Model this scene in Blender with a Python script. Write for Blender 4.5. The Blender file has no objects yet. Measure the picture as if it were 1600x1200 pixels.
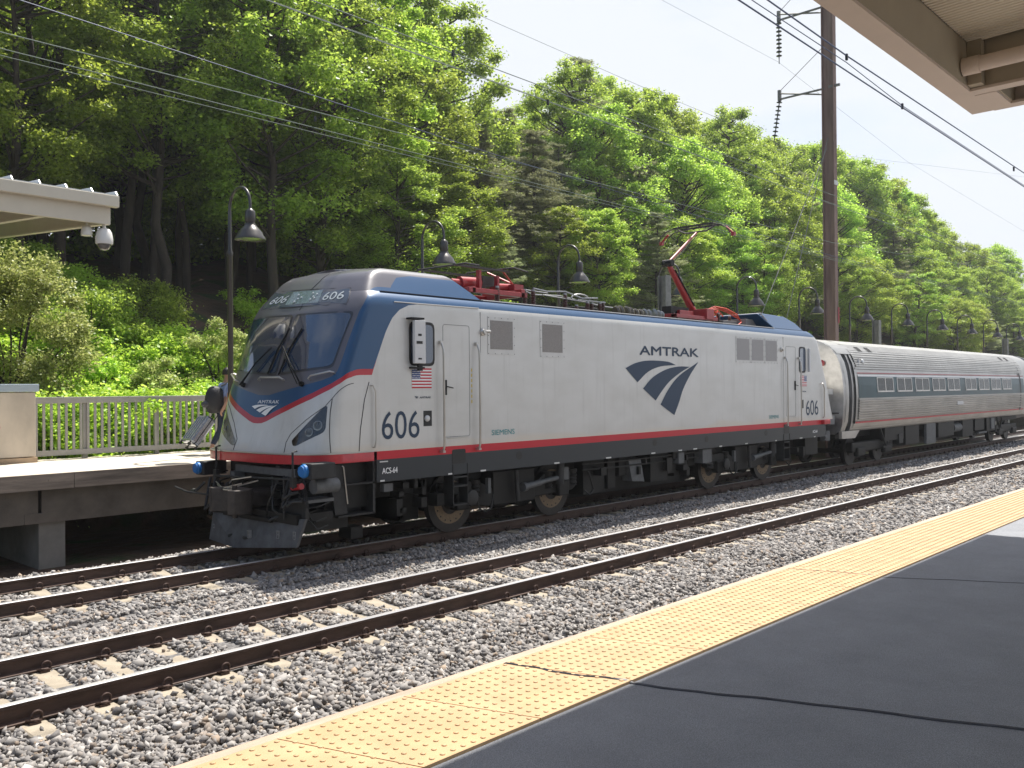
import bpy, math, random
import numpy as np
from mathutils import Vector, Matrix
random.seed(7); RNG = np.random.default_rng(11)
SC = bpy.context.scene; COL = SC.collection
PI = math.pi
# ------------------------------------------------------------------ camera
YAW, PIT, ROL, EYE = .7499, .006, -.0083, 2.755
fwd = Vector((math.cos(YAW)*math.cos(PIT), math.sin(YAW)*math.cos(PIT), math.sin(PIT)))
rt = Vector((math.sin(YAW), -math.cos(YAW), 0)); up = rt.cross(fwd)
rt2 = rt*math.cos(ROL)+up*math.sin(ROL); up2 = -rt*math.sin(ROL)+up*math.cos(ROL)
cd = bpy.data.cameras.new('camera'); cam = bpy.data.objects.new('camera', cd); COL.objects.link(cam)
M = Matrix((rt2, up2, -fwd)).transposed().to_4x4(); M.translation = (0, 0, EYE); cam.matrix_world = M
cd.sensor_width = 36; cd.lens = 36*1396.7/1600; cd.clip_start = .05; cd.clip_end = 3000
SC.camera = cam
# ------------------------------------------------------------------ light
LS = Vector((.45, .142, 1)).normalized()
EL = math.asin(LS.z); AZ = math.atan2(LS.y, LS.x)
w = bpy.data.worlds.new('World'); SC.world = w; w.use_nodes = True
nt = w.node_tree; nt.nodes.clear()
wo = nt.nodes.new('ShaderNodeOutputWorld'); bg = nt.nodes.new('ShaderNodeBackground')
sky = nt.nodes.new('ShaderNodeTexSky'); sky.sky_type = 'NISHITA'; sky.sun_disc = False
sky.sun_elevation = EL; sky.sun_rotation = PI/2-AZ; sky.air_density = 1.0; sky.dust_density = 2.0; sky.ozone_density = 1.0
tcw = nt.nodes.new('ShaderNodeTexCoord'); nz = nt.nodes.new('ShaderNodeTexNoise'); mpw = nt.nodes.new('ShaderNodeMapping')
mpw.inputs['Scale'].default_value = (1, 1, 3.5)
nz.inputs['Scale'].default_value = 1.6; nz.inputs['Detail'].default_value = 7; nz.inputs['Roughness'].default_value = .55
rp = nt.nodes.new('ShaderNodeValToRGB'); rp.color_ramp.elements[0].position = .36; rp.color_ramp.elements[1].position = .62
mx = nt.nodes.new('ShaderNodeMix'); mx.data_type = 'RGBA'
mx.inputs[7].default_value = (5.25, 5.5, 5.9, 1)
nt.links.new(tcw.outputs['Generated'], mpw.inputs[0]); nt.links.new(mpw.outputs[0], nz.inputs['Vector'])
sx = nt.nodes.new('ShaderNodeSeparateXYZ'); nt.links.new(tcw.outputs['Generated'], sx.inputs[0])
m1 = nt.nodes.new('ShaderNodeMapRange'); m1.inputs[1].default_value = -.35; m1.inputs[2].default_value = .35; nt.links.new(sx.outputs[0], m1.inputs[0])   # more cloud to the east
m2 = nt.nodes.new('ShaderNodeMapRange'); m2.inputs[1].default_value = .85; m2.inputs[2].default_value = .45; nt.links.new(sx.outputs[2], m2.inputs[0])  # less overhead
m3 = nt.nodes.new('ShaderNodeMath'); m3.operation = 'MULTIPLY'; nt.links.new(m1.outputs[0], m3.inputs[0]); nt.links.new(m2.outputs[0], m3.inputs[1])
m4 = nt.nodes.new('ShaderNodeMath'); m4.operation = 'MULTIPLY_ADD'; m4.inputs[1].default_value = .34; m4.inputs[2].default_value = -.13; nt.links.new(m3.outputs[0], m4.inputs[0])
m5 = nt.nodes.new('ShaderNodeMath'); m5.operation = 'ADD'; nt.links.new(nz.outputs['Fac'], m5.inputs[0]); nt.links.new(m4.outputs[0], m5.inputs[1])
nt.links.new(m5.outputs[0], rp.inputs[0]); nt.links.new(rp.outputs[0], mx.inputs[0])
nt.links.new(sky.outputs[0], mx.inputs[6]); nt.links.new(mx.outputs[2], bg.inputs[0])
bg.inputs[1].default_value = .105; nt.links.new(bg.outputs[0], wo.inputs[0])
sd = bpy.data.lights.new('sun', 'SUN'); so = bpy.data.objects.new('sun', sd); COL.objects.link(so)
sd.energy = 5.0; sd.angle = math.radians(.53); sd.color = (1, .96, .88)
so.rotation_euler = (-LS).to_track_quat('-Z', 'Y').to_euler(); so.location = (20, 10, 60)
SC.view_settings.view_transform = 'Standard'; SC.view_settings.look = 'None'; SC.view_settings.gamma = 1
SC.view_settings.exposure = .70
SC.cycles.max_bounces = 8; SC.cycles.diffuse_bounces = 4; SC.cycles.transparent_max_bounces = 6
# ------------------------------------------------------------------ materials
MATS = {}
def mat(name, col, rough=.6, metal=0., var=0., vscale=3., bump=0., bscale=40., spec=.5, col2=None, stretch=(1, 1, 1), coat=0., det=6.):
    if name in MATS: return MATS[name]
    m = bpy.data.materials.new(name); m.use_nodes = True; n = m.node_tree; b = n.nodes['Principled BSDF']
    b.inputs['Base Color'].default_value = (*col, 1); b.inputs['Roughness'].default_value = rough
    b.inputs['Metallic'].default_value = metal; b.inputs['Specular IOR Level'].default_value = spec
    if coat: b.inputs['Coat Weight'].default_value = coat; b.inputs['Coat Roughness'].default_value = .08
    if var or bump:
        tc = n.nodes.new('ShaderNodeTexCoord'); mp = n.nodes.new('ShaderNodeMapping'); mp.inputs['Scale'].default_value = stretch
        n.links.new(tc.outputs['Object'], mp.inputs[0])
    if var:
        t = n.nodes.new('ShaderNodeTexNoise'); t.inputs['Scale'].default_value = vscale; t.inputs['Detail'].default_value = det
        t.inputs['Roughness'].default_value = .62
        n.links.new(mp.outputs[0], t.inputs['Vector'])
        r = n.nodes.new('ShaderNodeValToRGB'); r.color_ramp.elements[0].position = .3; r.color_ramp.elements[1].position = .7
        c2 = col2 or tuple(c*(1-var) for c in col)
        r.color_ramp.elements[0].color = (*c2, 1); r.color_ramp.elements[1].color = (*[min(1, c*(1+var*.35)) for c in col], 1)
        n.links.new(t.outputs['Fac'], r.inputs[0]); n.links.new(r.outputs[0], b.inputs['Base Color'])
    if bump:
        t2 = n.nodes.new('ShaderNodeTexNoise'); t2.inputs['Scale'].default_value = bscale; t2.inputs['Detail'].default_value = 4
        n.links.new(mp.outputs[0], t2.inputs['Vector'])
        bm = n.nodes.new('ShaderNodeBump'); bm.inputs['Strength'].default_value = bump; bm.inputs['Distance'].default_value = .02
        n.links.new(t2.outputs['Fac'], bm.inputs['Height']); n.links.new(bm.outputs[0], b.inputs['Normal'])
    MATS[name] = m; return m
def leafmat(name, c1, c2, c3, trans=.45, rough=.42):
    m = bpy.data.materials.new(name); m.use_nodes = True; n = m.node_tree; N = n.nodes; b = N['Principled BSDF']
    g = N.new('ShaderNodeNewGeometry'); oi = N.new('ShaderNodeObjectInfo')
    r = N.new('ShaderNodeValToRGB'); e = r.color_ramp.elements
    e[0].color = (*c1, 1); e[1].color = (*c3, 1); x = e.new(.5); x.color = (*c2, 1)
    n.links.new(g.outputs['Random Per Island'], r.inputs[0])
    hs = N.new('ShaderNodeHueSaturation'); mm = N.new('ShaderNodeMapRange')
    mm.inputs[3].default_value = .75; mm.inputs[4].default_value = 1.25
    mh = N.new('ShaderNodeMapRange'); mh.inputs[3].default_value = .485; mh.inputs[4].default_value = .515
    n.links.new(oi.outputs['Random'], mm.inputs[0]); n.links.new(mm.outputs[0], hs.inputs['Value'])
    n.links.new(oi.outputs['Random'], mh.inputs[0]); n.links.new(mh.outputs[0], hs.inputs['Hue'])
    n.links.new(r.outputs[0], hs.inputs['Color']); n.links.new(hs.outputs[0], b.inputs['Base Color'])
    b.inputs['Roughness'].default_value = rough; b.inputs['Specular IOR Level'].default_value = .35
    tr = N.new('ShaderNodeBsdfTranslucent'); ms = N.new('ShaderNodeMixShader'); ms.inputs[0].default_value = trans
    bc = N.new('ShaderNodeHueSaturation'); bc.inputs['Value'].default_value = 1.5; bc.inputs['Hue'].default_value = .485
    n.links.new(hs.outputs[0], bc.inputs['Color']); n.links.new(bc.outputs[0], tr.inputs[0])
    n.links.new(b.outputs[0], ms.inputs[1]); n.links.new(tr.outputs[0], ms.inputs[2])
    n.links.new(ms.outputs[0], N['Material Output'].inputs[0]); MATS[name] = m; return m
steel_dark = mat('dark underframe steel', (.010, .0095, .009), .6, .2, .5, 4)
black = mat('black rubber', (.012, .012, .012), .5)
# ------------------------------------------------------------------ mesh helpers
class MB:
    def __init__(s): s.v = []; s.f = []; s.m = []; s.uv = None
    def add(s, vs, fs, m=0):
        o = len(s.v); s.v += [tuple(v) for v in vs]; s.f += [tuple(i+o for i in f) for f in fs]; s.m += [m]*len(fs); return s
    def box(s, x0, x1, y0, y1, z0, z1, m=0):
        x0, x1 = min(x0, x1), max(x0, x1); y0, y1 = min(y0, y1), max(y0, y1); z0, z1 = min(z0, z1), max(z0, z1)
        v = [(x, y, z) for z in (z0, z1) for y in (y0, y1) for x in (x0, x1)]
        return s.add(v, [(0, 2, 3, 1), (4, 5, 7, 6), (0, 1, 5, 4), (2, 6, 7, 3), (0, 4, 6, 2), (1, 3, 7, 5)], m)
    def hexa(s, v, m=0):   # 8 corners: bottom 4 then top 4 (ccw)
        return s.add(v, [(3, 2, 1, 0), (4, 5, 6, 7), (0, 1, 5, 4), (1, 2, 6, 5), (2, 3, 7, 6), (3, 0, 4, 7)], m)
    def cyl(s, p0, p1, r0, r1=None, n=12, m=0, caps=True):
        r1 = r0 if r1 is None else r1; p0 = Vector(p0); p1 = Vector(p1); a = (p1-p0).normalized()
        u = a.orthogonal().normalized(); w_ = a.cross(u); vs = []
        for p, r in ((p0, r0), (p1, r1)):
            for i in range(n):
                t = 2*PI*i/n; vs.append(p+u*math.cos(t)*r+w_*math.sin(t)*r)
        fs = [(i, (i+1) % n, n+(i+1) % n, n+i) for i in range(n)]
        if caps: fs += [tuple(reversed(range(n))), tuple(range(n, 2*n))]
        return s.add(vs, fs, m)
    def tube(s, pts, r, n=6, m=0, closed=False):
        P = [Vector(p) for p in pts]; k = len(P); rs = r if isinstance(r, (list, tuple)) else [r]*k; vs = []
        u = None
        for i, p in enumerate(P):
            if closed: d = P[(i+1) % k]-P[i-1]
            else: d = P[min(i+1, k-1)]-P[max(i-1, 0)]
            d.normalize()
            u = d.orthogonal().normalized() if u is None else (u-d*u.dot(d)).normalized()
            w_ = d.cross(u)
            for j in range(n):
                t = 2*PI*j/n; vs.append(p+(u*math.cos(t)+w_*math.sin(t))*rs[i])
        fs = []
        for i in range(k if closed else k-1):
            a, b = i*n, ((i+1) % k)*n
            fs += [(a+j, a+(j+1) % n, b+(j+1) % n, b+j) for j in range(n)]
        if not closed: fs += [tuple(reversed(range(n))), tuple(range((k-1)*n, k*n))]
        return s.add(vs, fs, m)
    def lathe(s, base, axis, prof, n=16, m=0):   # prof = [(r, h)]
        b = Vector(base); a = Vector(axis).normalized(); u = a.orthogonal().normalized(); w_ = a.cross(u); vs = []; fs = []
        for r, h in prof:
            for j in range(n):
                t = 2*PI*j/n; vs.append(b+a*h+(u*math.cos(t)+w_*math.sin(t))*r)
        for i in range(len(prof)-1):
            fs += [(i*n+j, i*n+(j+1) % n, (i+1)*n+(j+1) % n, (i+1)*n+j) for j in range(n)]
        fs += [tuple(reversed(range(n))), tuple(range((len(prof)-1)*n, len(prof)*n))]
        return s.add(vs, fs, m)
    def prism(s, poly, fn0, fn1, m=0):           # poly 2d, two mapping functions
        n = len(poly); v = [fn0(*p) for p in poly]+[fn1(*p) for p in poly]
        return s.add(v, [tuple(reversed(range(n))), tuple(range(n, 2*n))]+[(i, (i+1) % n, n+(i+1) % n, n+i) for i in range(n)], m)
    def grid(s, G, m=0, wrap=False):
        R = len(G); K = len(G[0]); vs = [p for r in G for p in r]; fs = []
        for i in range(R-1):
            for j in range(K if wrap else K-1): fs.append((i*K+j, i*K+(j+1) % K, (i+1)*K+(j+1) % K, (i+1)*K+j))
        return s.add(vs, fs, m)
    def mesh(s, name, mats, smooth=None):
        me = bpy.data.meshes.new(name); me.from_pydata(s.v, [], s.f); me.update()
        for q in (mats if isinstance(mats, (list, tuple)) else [mats]): me.materials.append(q)
        me.polygons.foreach_set('material_index', s.m)
        if smooth is not None:
            me.polygons.foreach_set('use_smooth', [True]*len(me.polygons)); me.set_sharp_from_angle(angle=math.radians(smooth))
        me.update(); return me
    def build(s, name, mats, parent=None, smooth=None, bevel=0):
        o = bpy.data.objects.new(name, s.mesh(name, mats, smooth)); COL.objects.link(o)
        if bevel:
            b = o.modifiers.new('bevel', 'BEVEL'); b.width = bevel; b.segments = 2; b.limit_method = 'ANGLE'
        if parent is not None: put(o, parent)
        return o
def put(o, parent):
    o.parent = parent; o.matrix_parent_inverse = Matrix.Translation(Vector(origin(parent))).inverted()
def origin(o): return Vector(o.location) if o.type == 'EMPTY' else Vector((0, 0, 0))
def thing(name, label, cat, loc=(0, 0, 0), group=None):
    o = bpy.data.objects.new(name, None); COL.objects.link(o); o.location = loc; o.empty_display_size = .1
    o['label'] = label; o['category'] = cat
    if group: o['group'] = group
    return o
def tag(o, label, cat, group=None):
    o['label'] = label; o['category'] = cat
    if group: o['group'] = group
    return o
def struct(o): o['kind'] = 'structure'; return o
def clone(o, parent=None):
    c = o.copy(); COL.objects.link(c)
    if parent is not None: c.parent = parent
    for ch in list(o.children): clone(ch, c)
    return c
def npmesh(name, V, F, mats, nv=None):
    """V (n,3), F (m,k) index array"""
    me = bpy.data.meshes.new(name); n, m, k = len(V), len(F), F.shape[1]
    me.vertices.add(n); me.vertices.foreach_set('co', V.astype(np.float32).ravel())
    me.loops.add(m*k); me.loops.foreach_set('vertex_index', F.astype(np.int32).ravel())
    me.polygons.add(m); me.polygons.foreach_set('loop_start', np.arange(0, m*k, k, dtype=np.int32))
    try: me.polygons.foreach_set('loop_total', np.full(m, k, dtype=np.int32))
    except Exception: pass
    for q in mats: me.materials.append(q)
    me.update(calc_edges=True); me.validate(); return me
def text(s, origin_, right, upv, width, height, m, parent, name='lettering', bold=0., extr=.002, z0=0):
    cu = bpy.data.curves.new('t', 'FONT'); cu.body = s; cu.extrude = .0; cu.resolution_u = 4
    t = bpy.data.objects.new('t', cu); COL.objects.link(t); bpy.context.view_layer.update()
    me = bpy.data.meshes.new_from_object(t.evaluated_get(bpy.context.evaluated_depsgraph_get()))
    COL.objects.unlink(t); bpy.data.objects.remove(t)
    xs = [v.co.x for v in me.vertices]; ys = [v.co.y for v in me.vertices]
    x0, x1, y0, y1 = min(xs), max(xs), min(ys), max(ys)
    R, U, O = Vector(right).normalized(), Vector(upv).normalized(), Vector(origin_)
    for v in me.vertices:
        v.co = O+R*((v.co.x-x0)/(x1-x0)*width)+U*((v.co.y-y0)/(y1-y0)*height)
    if bold:
        B_ = MB(); N_ = R.cross(U); V0 = [v.co.copy() for v in me.vertices]; F0 = [tuple(p.vertices) for p in me.polygons]
        for k_, (dx, dz) in enumerate(((-1, 0), (1, 0), (0, -.8), (0, .8), (0, 0))): B_.add([v+R*dx*bold*height+U*dz*bold*height+N_*.0006*k_ for v in V0], F0)
        me = B_.mesh(name, m)
    me.materials.clear(); me.materials.append(m); me.name = name
    o = bpy.data.objects.new(name, me); COL.objects.link(o)
    if parent is not None: put(o, parent)
    return o
# ================================================================== SETTING
YN1, YF1, YN2, YF2 = 8.708, 10.216, 12.95, 14.458     # rail centre lines
TIEZ = -.196
def hill(x, y):
    """terrain height"""
    if y < 20.9: return -.42
    if y < 21.6: z = -.42+(y-20.9)/.7*1.2
    elif y < 32: z = .78+(y-21.6)*.545
    elif y < 46: z = 6.45+(y-32)*.27
    elif y < 90: z = 10.23+(y-46)*.12
    else: z = 15.5-min(15.9, (y-90)*.02)
    k = min(1, max(0, (y-21)/4))
    return z+k*(.35*math.sin(x*.31+y*.17)+.25*math.sin(x*.83-y*.6)+.12*math.sin(x*2.1+y*1.7))
xs = sorted(set([-900, -400, -200, -100, -60]+list(np.arange(-30, 180, 1.5))+[200, 240, 300, 400, 600, 1000, 1600]))
ys = sorted(set([-1600, -800, -300, -100, -40, -12, 0, 5, 16.5, 20.8, 20.95]+list(np.arange(21.25, 34, .75))+list(np.arange(34, 60, 2.5))+[65, 75, 90, 120, 200, 400, 900, 1600]))
g = MB(); g.grid([[(x, y, hill(x, y)) for x in xs] for y in ys])
def groundmat():
    m = bpy.data.materials.new('ground dirt and leaf litter'); m.use_nodes = True; n = m.node_tree; N = n.nodes; b = N['Principled BSDF']
    tc = N.new('ShaderNodeTexCoord'); t = N.new('ShaderNodeTexNoise'); t.inputs['Scale'].default_value = .8; t.inputs['Detail'].default_value = 9
    n.links.new(tc.outputs['Object'], t.inputs['Vector']); r = N.new('ShaderNodeValToRGB'); e = r.color_ramp.elements
    e[0].position = .35; e[0].color = (.05, .032, .022, 1); e[1].position = .62; e[1].color = (.03, .05, .012, 1)
    x = e.new(.5); x.color = (.085, .05, .032, 1)
    n.links.new(t.outputs['Fac'], r.inputs[0]); n.links.new(r.outputs[0], b.inputs['Base Color']); b.inputs['Roughness'].default_value = .95
    bm = N.new('ShaderNodeBump'); bm.inputs['Strength'].default_value = .8; bm.inputs['Distance'].default_value = .15
    t2 = N.new('ShaderNodeTexNoise'); t2.inputs['Scale'].default_value = 4; t2.inputs['Detail'].default_value = 6
    n.links.new(tc.outputs['Object'], t2.inputs['Vector']); n.links.new(t2.outputs['Fac'], bm.inputs['Height']); n.links.new(bm.outputs[0], b.inputs['Normal'])
    return m
struct(g.build('ground', groundmat(), smooth=60))
# ballast bed under the stones
def bedz(x, y):
    z = -.235
    if y < 7.6: z -= (7.6-y)*.10
    if 11.2 < y < 12.0: z -= .05
    if y > 15.6: z -= (y-15.6)*.25
    return max(z, -.41)+.015*math.sin(x*1.9+y*2.3)
g = MB(); bys = [3.3, 4, 5, 6, 7, 7.6, 8.2, 9, 10, 10.8, 11.2, 11.6, 12, 12.6, 13.6, 14.6, 15.4, 15.8, 16.3]
g.grid([[(x, y, bedz(x, y)) for x in list(np.arange(-12, 60, .8))+[65, 75, 90, 110, 140, 180]] for y in bys])
bedm = mat('ballast bed', (.20, .19, .185), .9, 0, .75, 16, .9, 22, col2=(.035, .033, .033), det=10)
struct(g.build('ballast_bed', bedm, smooth=60))
# loose stones: one countless mass
stm = bpy.data.materials.new('ballast stone'); stm.use_nodes = True
n = stm.node_tree; b = n.nodes['Principled BSDF']; b.inputs['Roughness'].default_value = .8; b.inputs['Specular IOR Level'].default_value = .3
gg = n.nodes.new('ShaderNodeNewGeometry'); r = n.nodes.new('ShaderNodeValToRGB'); e = r.color_ramp.elements
e[0].color = (.13, .12, .115, 1); e[1].color = (.48, .455, .43, 1)
for p, c in ((.20, (.20, .187, .18, 1)), (.42, (.265, .248, .236, 1)), (.60, (.325, .303, .283, 1)), (.70, (.23, .19, .16, 1)), (.75, (.34, .265, .20, 1)), (.79, (.26, .248, .245, 1)), (.90, (.35, .33, .31, 1)), (.97, (.40, .378, .355, 1))):
    x = e.new(p); x.color = c
n.links.new(gg.outputs['Random Per Island'], r.inputs[0]); n.links.new(r.outputs[0], b.inputs['Base Color'])
def stones(zones):
    C8 = np.array([(x, y, z) for z in (-1, 1) for y in (-1, 1) for x in (-1, 1)], float)
    C8 = np.vstack([C8, [(0, 0, 1.35)], [(0, 0, -1.35)]])
    T = np.array([(0, 1, 5), (0, 5, 4), (1, 3, 7), (1, 7, 5), (3, 2, 6), (3, 6, 7), (2, 0, 4), (2, 4, 6), (4, 5, 8), (5, 7, 8), (7, 6, 8), (6, 4, 8), (0, 2, 9), (2, 3, 9), (3, 1, 9), (1, 0, 9)])
    AV, AF = [], []; off = 0
    for (x0, x1, y0, y1, dens, size, lift) in zones:
        N_ = int((x1-x0)*(y1-y0)*dens); px = RNG.uniform(x0, x1, N_); py = RNG.uniform(y0, y1, N_)
        tie_n = np.abs(((px-TN0+.3072) % .6144)-.3072) < .125; tie_f = np.abs(((px-TF0+.31) % .62)-.31) < .125
        on_n = tie_n & (py > 8.14) & (py < 10.78); on_f = tie_f & (py > 12.40) & (py < 15.0)
        rail = np.zeros(N_, bool)
        for yr in (YN1, YF1, YN2, YF2): rail |= np.abs(py-yr) < .10
        keep = ~rail & ~((on_n | on_f) & (RNG.random(N_) > np.where((py < 8.42) | ((py > 12.3) & (py < 12.62)), .30, .03))); px, py = px[keep], py[keep]; N_ = len(px)
        r_ = size*RNG.lognormal(0, .32, N_); r_ = np.clip(r_, size*.5, size*2.1)
        sc = np.stack([r_*RNG.uniform(.8, 1.45, N_), r_*RNG.uniform(.7, 1.1, N_), r_*RNG.uniform(.45, .85, N_)], 1)*.5
        V = C8[None]*RNG.uniform(.5, 1.1, (N_, 10, 1))*RNG.uniform(.7, 1.15, (N_, 10, 3))*sc[:, None, :]
        q = RNG.normal(size=(N_, 4)); q[:, 1:3] *= .45; q /= np.linalg.norm(q, axis=1)[:, None]
        a, b_, c_, d_ = q.T
        R = np.stack([1-2*(c_*c_+d_*d_), 2*(b_*c_-a*d_), 2*(b_*d_+a*c_), 2*(b_*c_+a*d_), 1-2*(b_*b_+d_*d_), 2*(c_*d_-a*b_), 2*(b_*d_-a*c_), 2*(c_*d_+a*b_), 1-2*(b_*b_+c_*c_)], 1).reshape(-1, 3, 3)
        V = np.einsum('nij,nkj->nki', R, V)
        z = np.full(N_, -.235); z -= np.clip(7.6-py, 0, 9)*.10; z -= np.where((py > 11.2) & (py < 12), .05, 0); z -= np.clip(py-15.6, 0, 9)*.25
        z = np.maximum(z, -.41)+.015*np.sin(px*1.9+py*2.3)+RNG.uniform(-.01, lift, N_)
        V += np.stack([px, py, z], 1)[:, None, :]
        AV.append(V.reshape(-1, 3)); AF.append((T[None]+(np.arange(N_)*10)[:, None, None]+off).reshape(-1, 3)); off += N_*10
    return np.vstack(AV), np.vstack(AF)
TN0, TF0 = 4.16, 4.95
V, F = stones([(.8, 9, 5.4, 8.2, 1150, .050, .05), (-.5, 13, 8.2, 12.6, 1050, .047, .045), (9, 17, 5.4, 8.2, 900, .051, .05), (13, 24, 8.2, 12.6, 800, .049, .045),
              (0, 12, 12.6, 16, 420, .056, .03), (12, 30, 12.6, 16, 120, .06, .03), (17, 30, 5.4, 8.2, 420, .064, .05), (24, 42, 8.2, 12.6, 330, .066, .045),
              (30, 55, 5.4, 8.2, 200, .08, .05), (42, 70, 8.2, 12.6, 130, .085, .05)])
o = bpy.data.objects.new('ballast_stones', npmesh('ballast_stones', V, F, [stm])); COL.objects.link(o); o['kind'] = 'stuff'
# ------------------------------------------------------------------ rails
rust = mat('rusty rail steel', (.10, .062, .048), .7, .2, .45, 9, .15, 60, stretch=(.3, 1, 1))
shiny = mat('worn rail head', (.70, .68, .67), .38, .65, .2, 5, stretch=(.05, 1, 1))
def rail(yc, label):
    prof = [(-.076, -.186), (.076, -.186), (.076, -.174), (.012, -.155), (.009, -.05), (.037, -.036), (.037, -.008), (.030, 0), (-.030, 0), (-.037, -.008), (-.037, -.036), (-.009, -.05), (-.012, -.155), (-.076, -.174)]
    m = MB(); xsr = [-14, 5, 20, 50, 100, 190]
    for i, (y, z) in enumerate(prof):
        pass
    V = [(x, yc+y, z) for x in xsr for y, z in prof]; k = len(prof); F = []; mi = []
    for i in range(len(xsr)-1):
        for j in range(k):
            F.append((i*k+j, i*k+(j+1) % k, (i+1)*k+(j+1) % k, (i+1)*k+j)); mi.append(1 if j in (6, 7, 8) else 0)
    m.v, m.f, m.m = V, F, mi
    return tag(m.build('rail', [rust, shiny]), label, 'rail')
rail(YN1, 'dark rusty rail nearest the camera, in front of the pale platform edge')
rail(YF1, 'second rusty rail from the camera, far rail of the empty middle track')
rail(YN2, 'third rail from the camera, near rail under the locomotive wheels')
rail(YF2, 'farthest of the four rails, beside the dark space under the far platform')
# ------------------------------------------------------------------ sleepers with spring clips
conc = mat('sleeper concrete', (.37, .315, .24), .85, 0, .35, 3.5, .25, 60)
clipm = mat('rusty spring clip', (.075, .045, .036), .6, .4, .4, 30)
def clip_mesh(sg):   # sits at origin beside the rail foot; sg=+1 opens towards -y
    m = MB(); pts = []
    for i in range(13):
        t = -2.5+i/12*4.9; pts.append((.028+.046*math.cos(t+PI/2), -.012*sg*i/12, .062+.046*math.sin(t+PI/2)))
    m.tube(pts, .0115, 6)
    m.tube([(-.055, .018*sg, .028), (-.03, -.035*sg, .042), (.03, -.045*sg, .036), (.06, -.02*sg, .02), (.045, .02*sg, .012)], .011, 6)
    m.tube([(-.055, .018*sg, .028), (-.01, .045*sg, .02), (.05, .05*sg, .02)], .010, 6)
    m.box(-.045, .05, -.05*sg, .02*sg, -.004, .022)
    return m
def make_sleeper(full):
    t = thing('railway_sleeper', '', 'sleeper')
    m = MB(); ys_ = [-1.29, -1.0, -.62, -.3, .3, .62, 1.0, 1.29]; zt = [-.012, 0, 0, -.035, -.035, 0, 0, -.012]; hw = [.11, .12, .12, .105, .105, .12, .12, .11]
    G = [[(-h-.03, y, -.2), (-h, y, z-.012), (-h+.015, y, z), (h-.015, y, z), (h, y, z-.012), (h+.03, y, -.2)] for y, z, h in zip(ys_, zt, hw)]
    m.grid(G); k = 6
    m.f += [tuple(range(k)), tuple(reversed(range(7*k, 8*k)))]; m.m += [0, 0]
    m.build('sleeper_body', conc, t, smooth=30)
    base = clip_mesh(1).mesh('rail_clip', clipm, 50)
    for dy in ((-.754-.088), (.754-.088)):
        o = bpy.data.objects.new('rail_clip', base); COL.objects.link(o); o.location = (0, dy, .0); o.parent = t
    if full:
        b2 = clip_mesh(-1).mesh('rail_clip', clipm, 50)
        for dy in ((-.754+.088), (.754+.088)):
            o = bpy.data.objects.new('rail_clip', b2); COL.objects.link(o); o.location = (0, dy, .0); o.parent = t
    return t
def sleepers(x0, pitch, n0, n1, yc, group, label, nfull):
    pa = make_sleeper(True); pb = make_sleeper(False); ua = ub = False
    for i in range(n0, n1):
        full = i < nfull
        if full: t = pa if not ua else clone(pa); ua = True
        else: t = pb if not ub else clone(pb); ub = True
        t.location = (x0+pitch*i, yc, TIEZ+random.uniform(-.004, .002)); t.rotation_euler = (0, 0, random.uniform(-.012, .012))
        t['label'] = label; t['group'] = group
sleepers(TN0, .6144, -5, 112, (YN1+YF1)/2, 'concrete sleepers of the middle track', 'pale concrete sleeper in the ballast under the two rails of the empty middle track', 22)
sleepers(TF0, .62, -3, 74, (YN2+YF2)/2, 'concrete sleepers of the far track', 'pale concrete sleeper in the ballast under the track the locomotive stands on', 10)
# ------------------------------------------------------------------ near platform
PZ = 1.22
aspm = mat('platform asphalt', (.25, .26, .285), .85, 0, .15, 3.0, .35, 260, det=12)
def speckle(m, sc, lo, hi, spot=0):
    n = m.node_tree; N = n.nodes; b = N['Principled BSDF']; src = b.inputs['Base Color'].links[0].from_socket; tc = N.new('ShaderNodeTexCoord')
    t = N.new('ShaderNodeTexNoise'); t.inputs['Scale'].default_value = sc; t.inputs['Detail'].default_value = 3; n.links.new(tc.outputs['Object'], t.inputs['Vector'])
    mr = N.new('ShaderNodeMapRange'); mr.inputs[1].default_value = .35; mr.inputs[2].default_value = .65; mr.inputs[3].default_value = lo; mr.inputs[4].default_value = hi; n.links.new(t.outputs['Fac'], mr.inputs[0])
    x = N.new('ShaderNodeMix'); x.data_type = 'RGBA'; x.blend_type = 'MULTIPLY'; x.inputs[0].default_value = 1; n.links.new(src, x.inputs[6]); n.links.new(mr.outputs[0], x.inputs[7]); out = x.outputs[2]
    if spot:
        v = N.new('ShaderNodeTexVoronoi'); v.inputs['Scale'].default_value = 2.6; n.links.new(tc.outputs['Object'], v.inputs['Vector'])
        lt = N.new('ShaderNodeMapRange'); lt.inputs[1].default_value = .045; lt.inputs[2].default_value = .03; lt.inputs[4].default_value = spot; n.links.new(v.outputs['Distance'], lt.inputs[0])
        y = N.new('ShaderNodeMix'); y.data_type = 'RGBA'; y.inputs[7].default_value = (.12, .12, .13, 1); n.links.new(lt.outputs[0], y.inputs[0]); n.links.new(out, y.inputs[6]); out = y.outputs[2]
    n.links.new(out, b.inputs['Base Color'])
speckle(aspm, 190, .72, 1.25, .45)
g = MB(); g.box(-20, 90, -14, 3.44, .95, PZ)
struct(g.build('platform', aspm))
g = MB(); g.box(-20, 90, -14, 2.9, -.42, .95); struct(g.build('platform_base', mat('platform concrete', (.36, .34, .31), .85, 0, .3, 2)))
edgem = mat('platform edge board', (.50, .37, .28), .75, 0, .3, 6, .2, 90, stretch=(.2, 1, 1))
g = MB(); g.box(-20, 90, 3.442, 3.475, .93, PZ+.012, 0); g.box(-20, 90, 3.478, 3.525, .95, PZ+.004, 0)
tag(g.build('platform_edge_board', edgem, bevel=.004), 'long tan edge board along the lip of the near platform beside the yellow strip', 'edge board')
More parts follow.
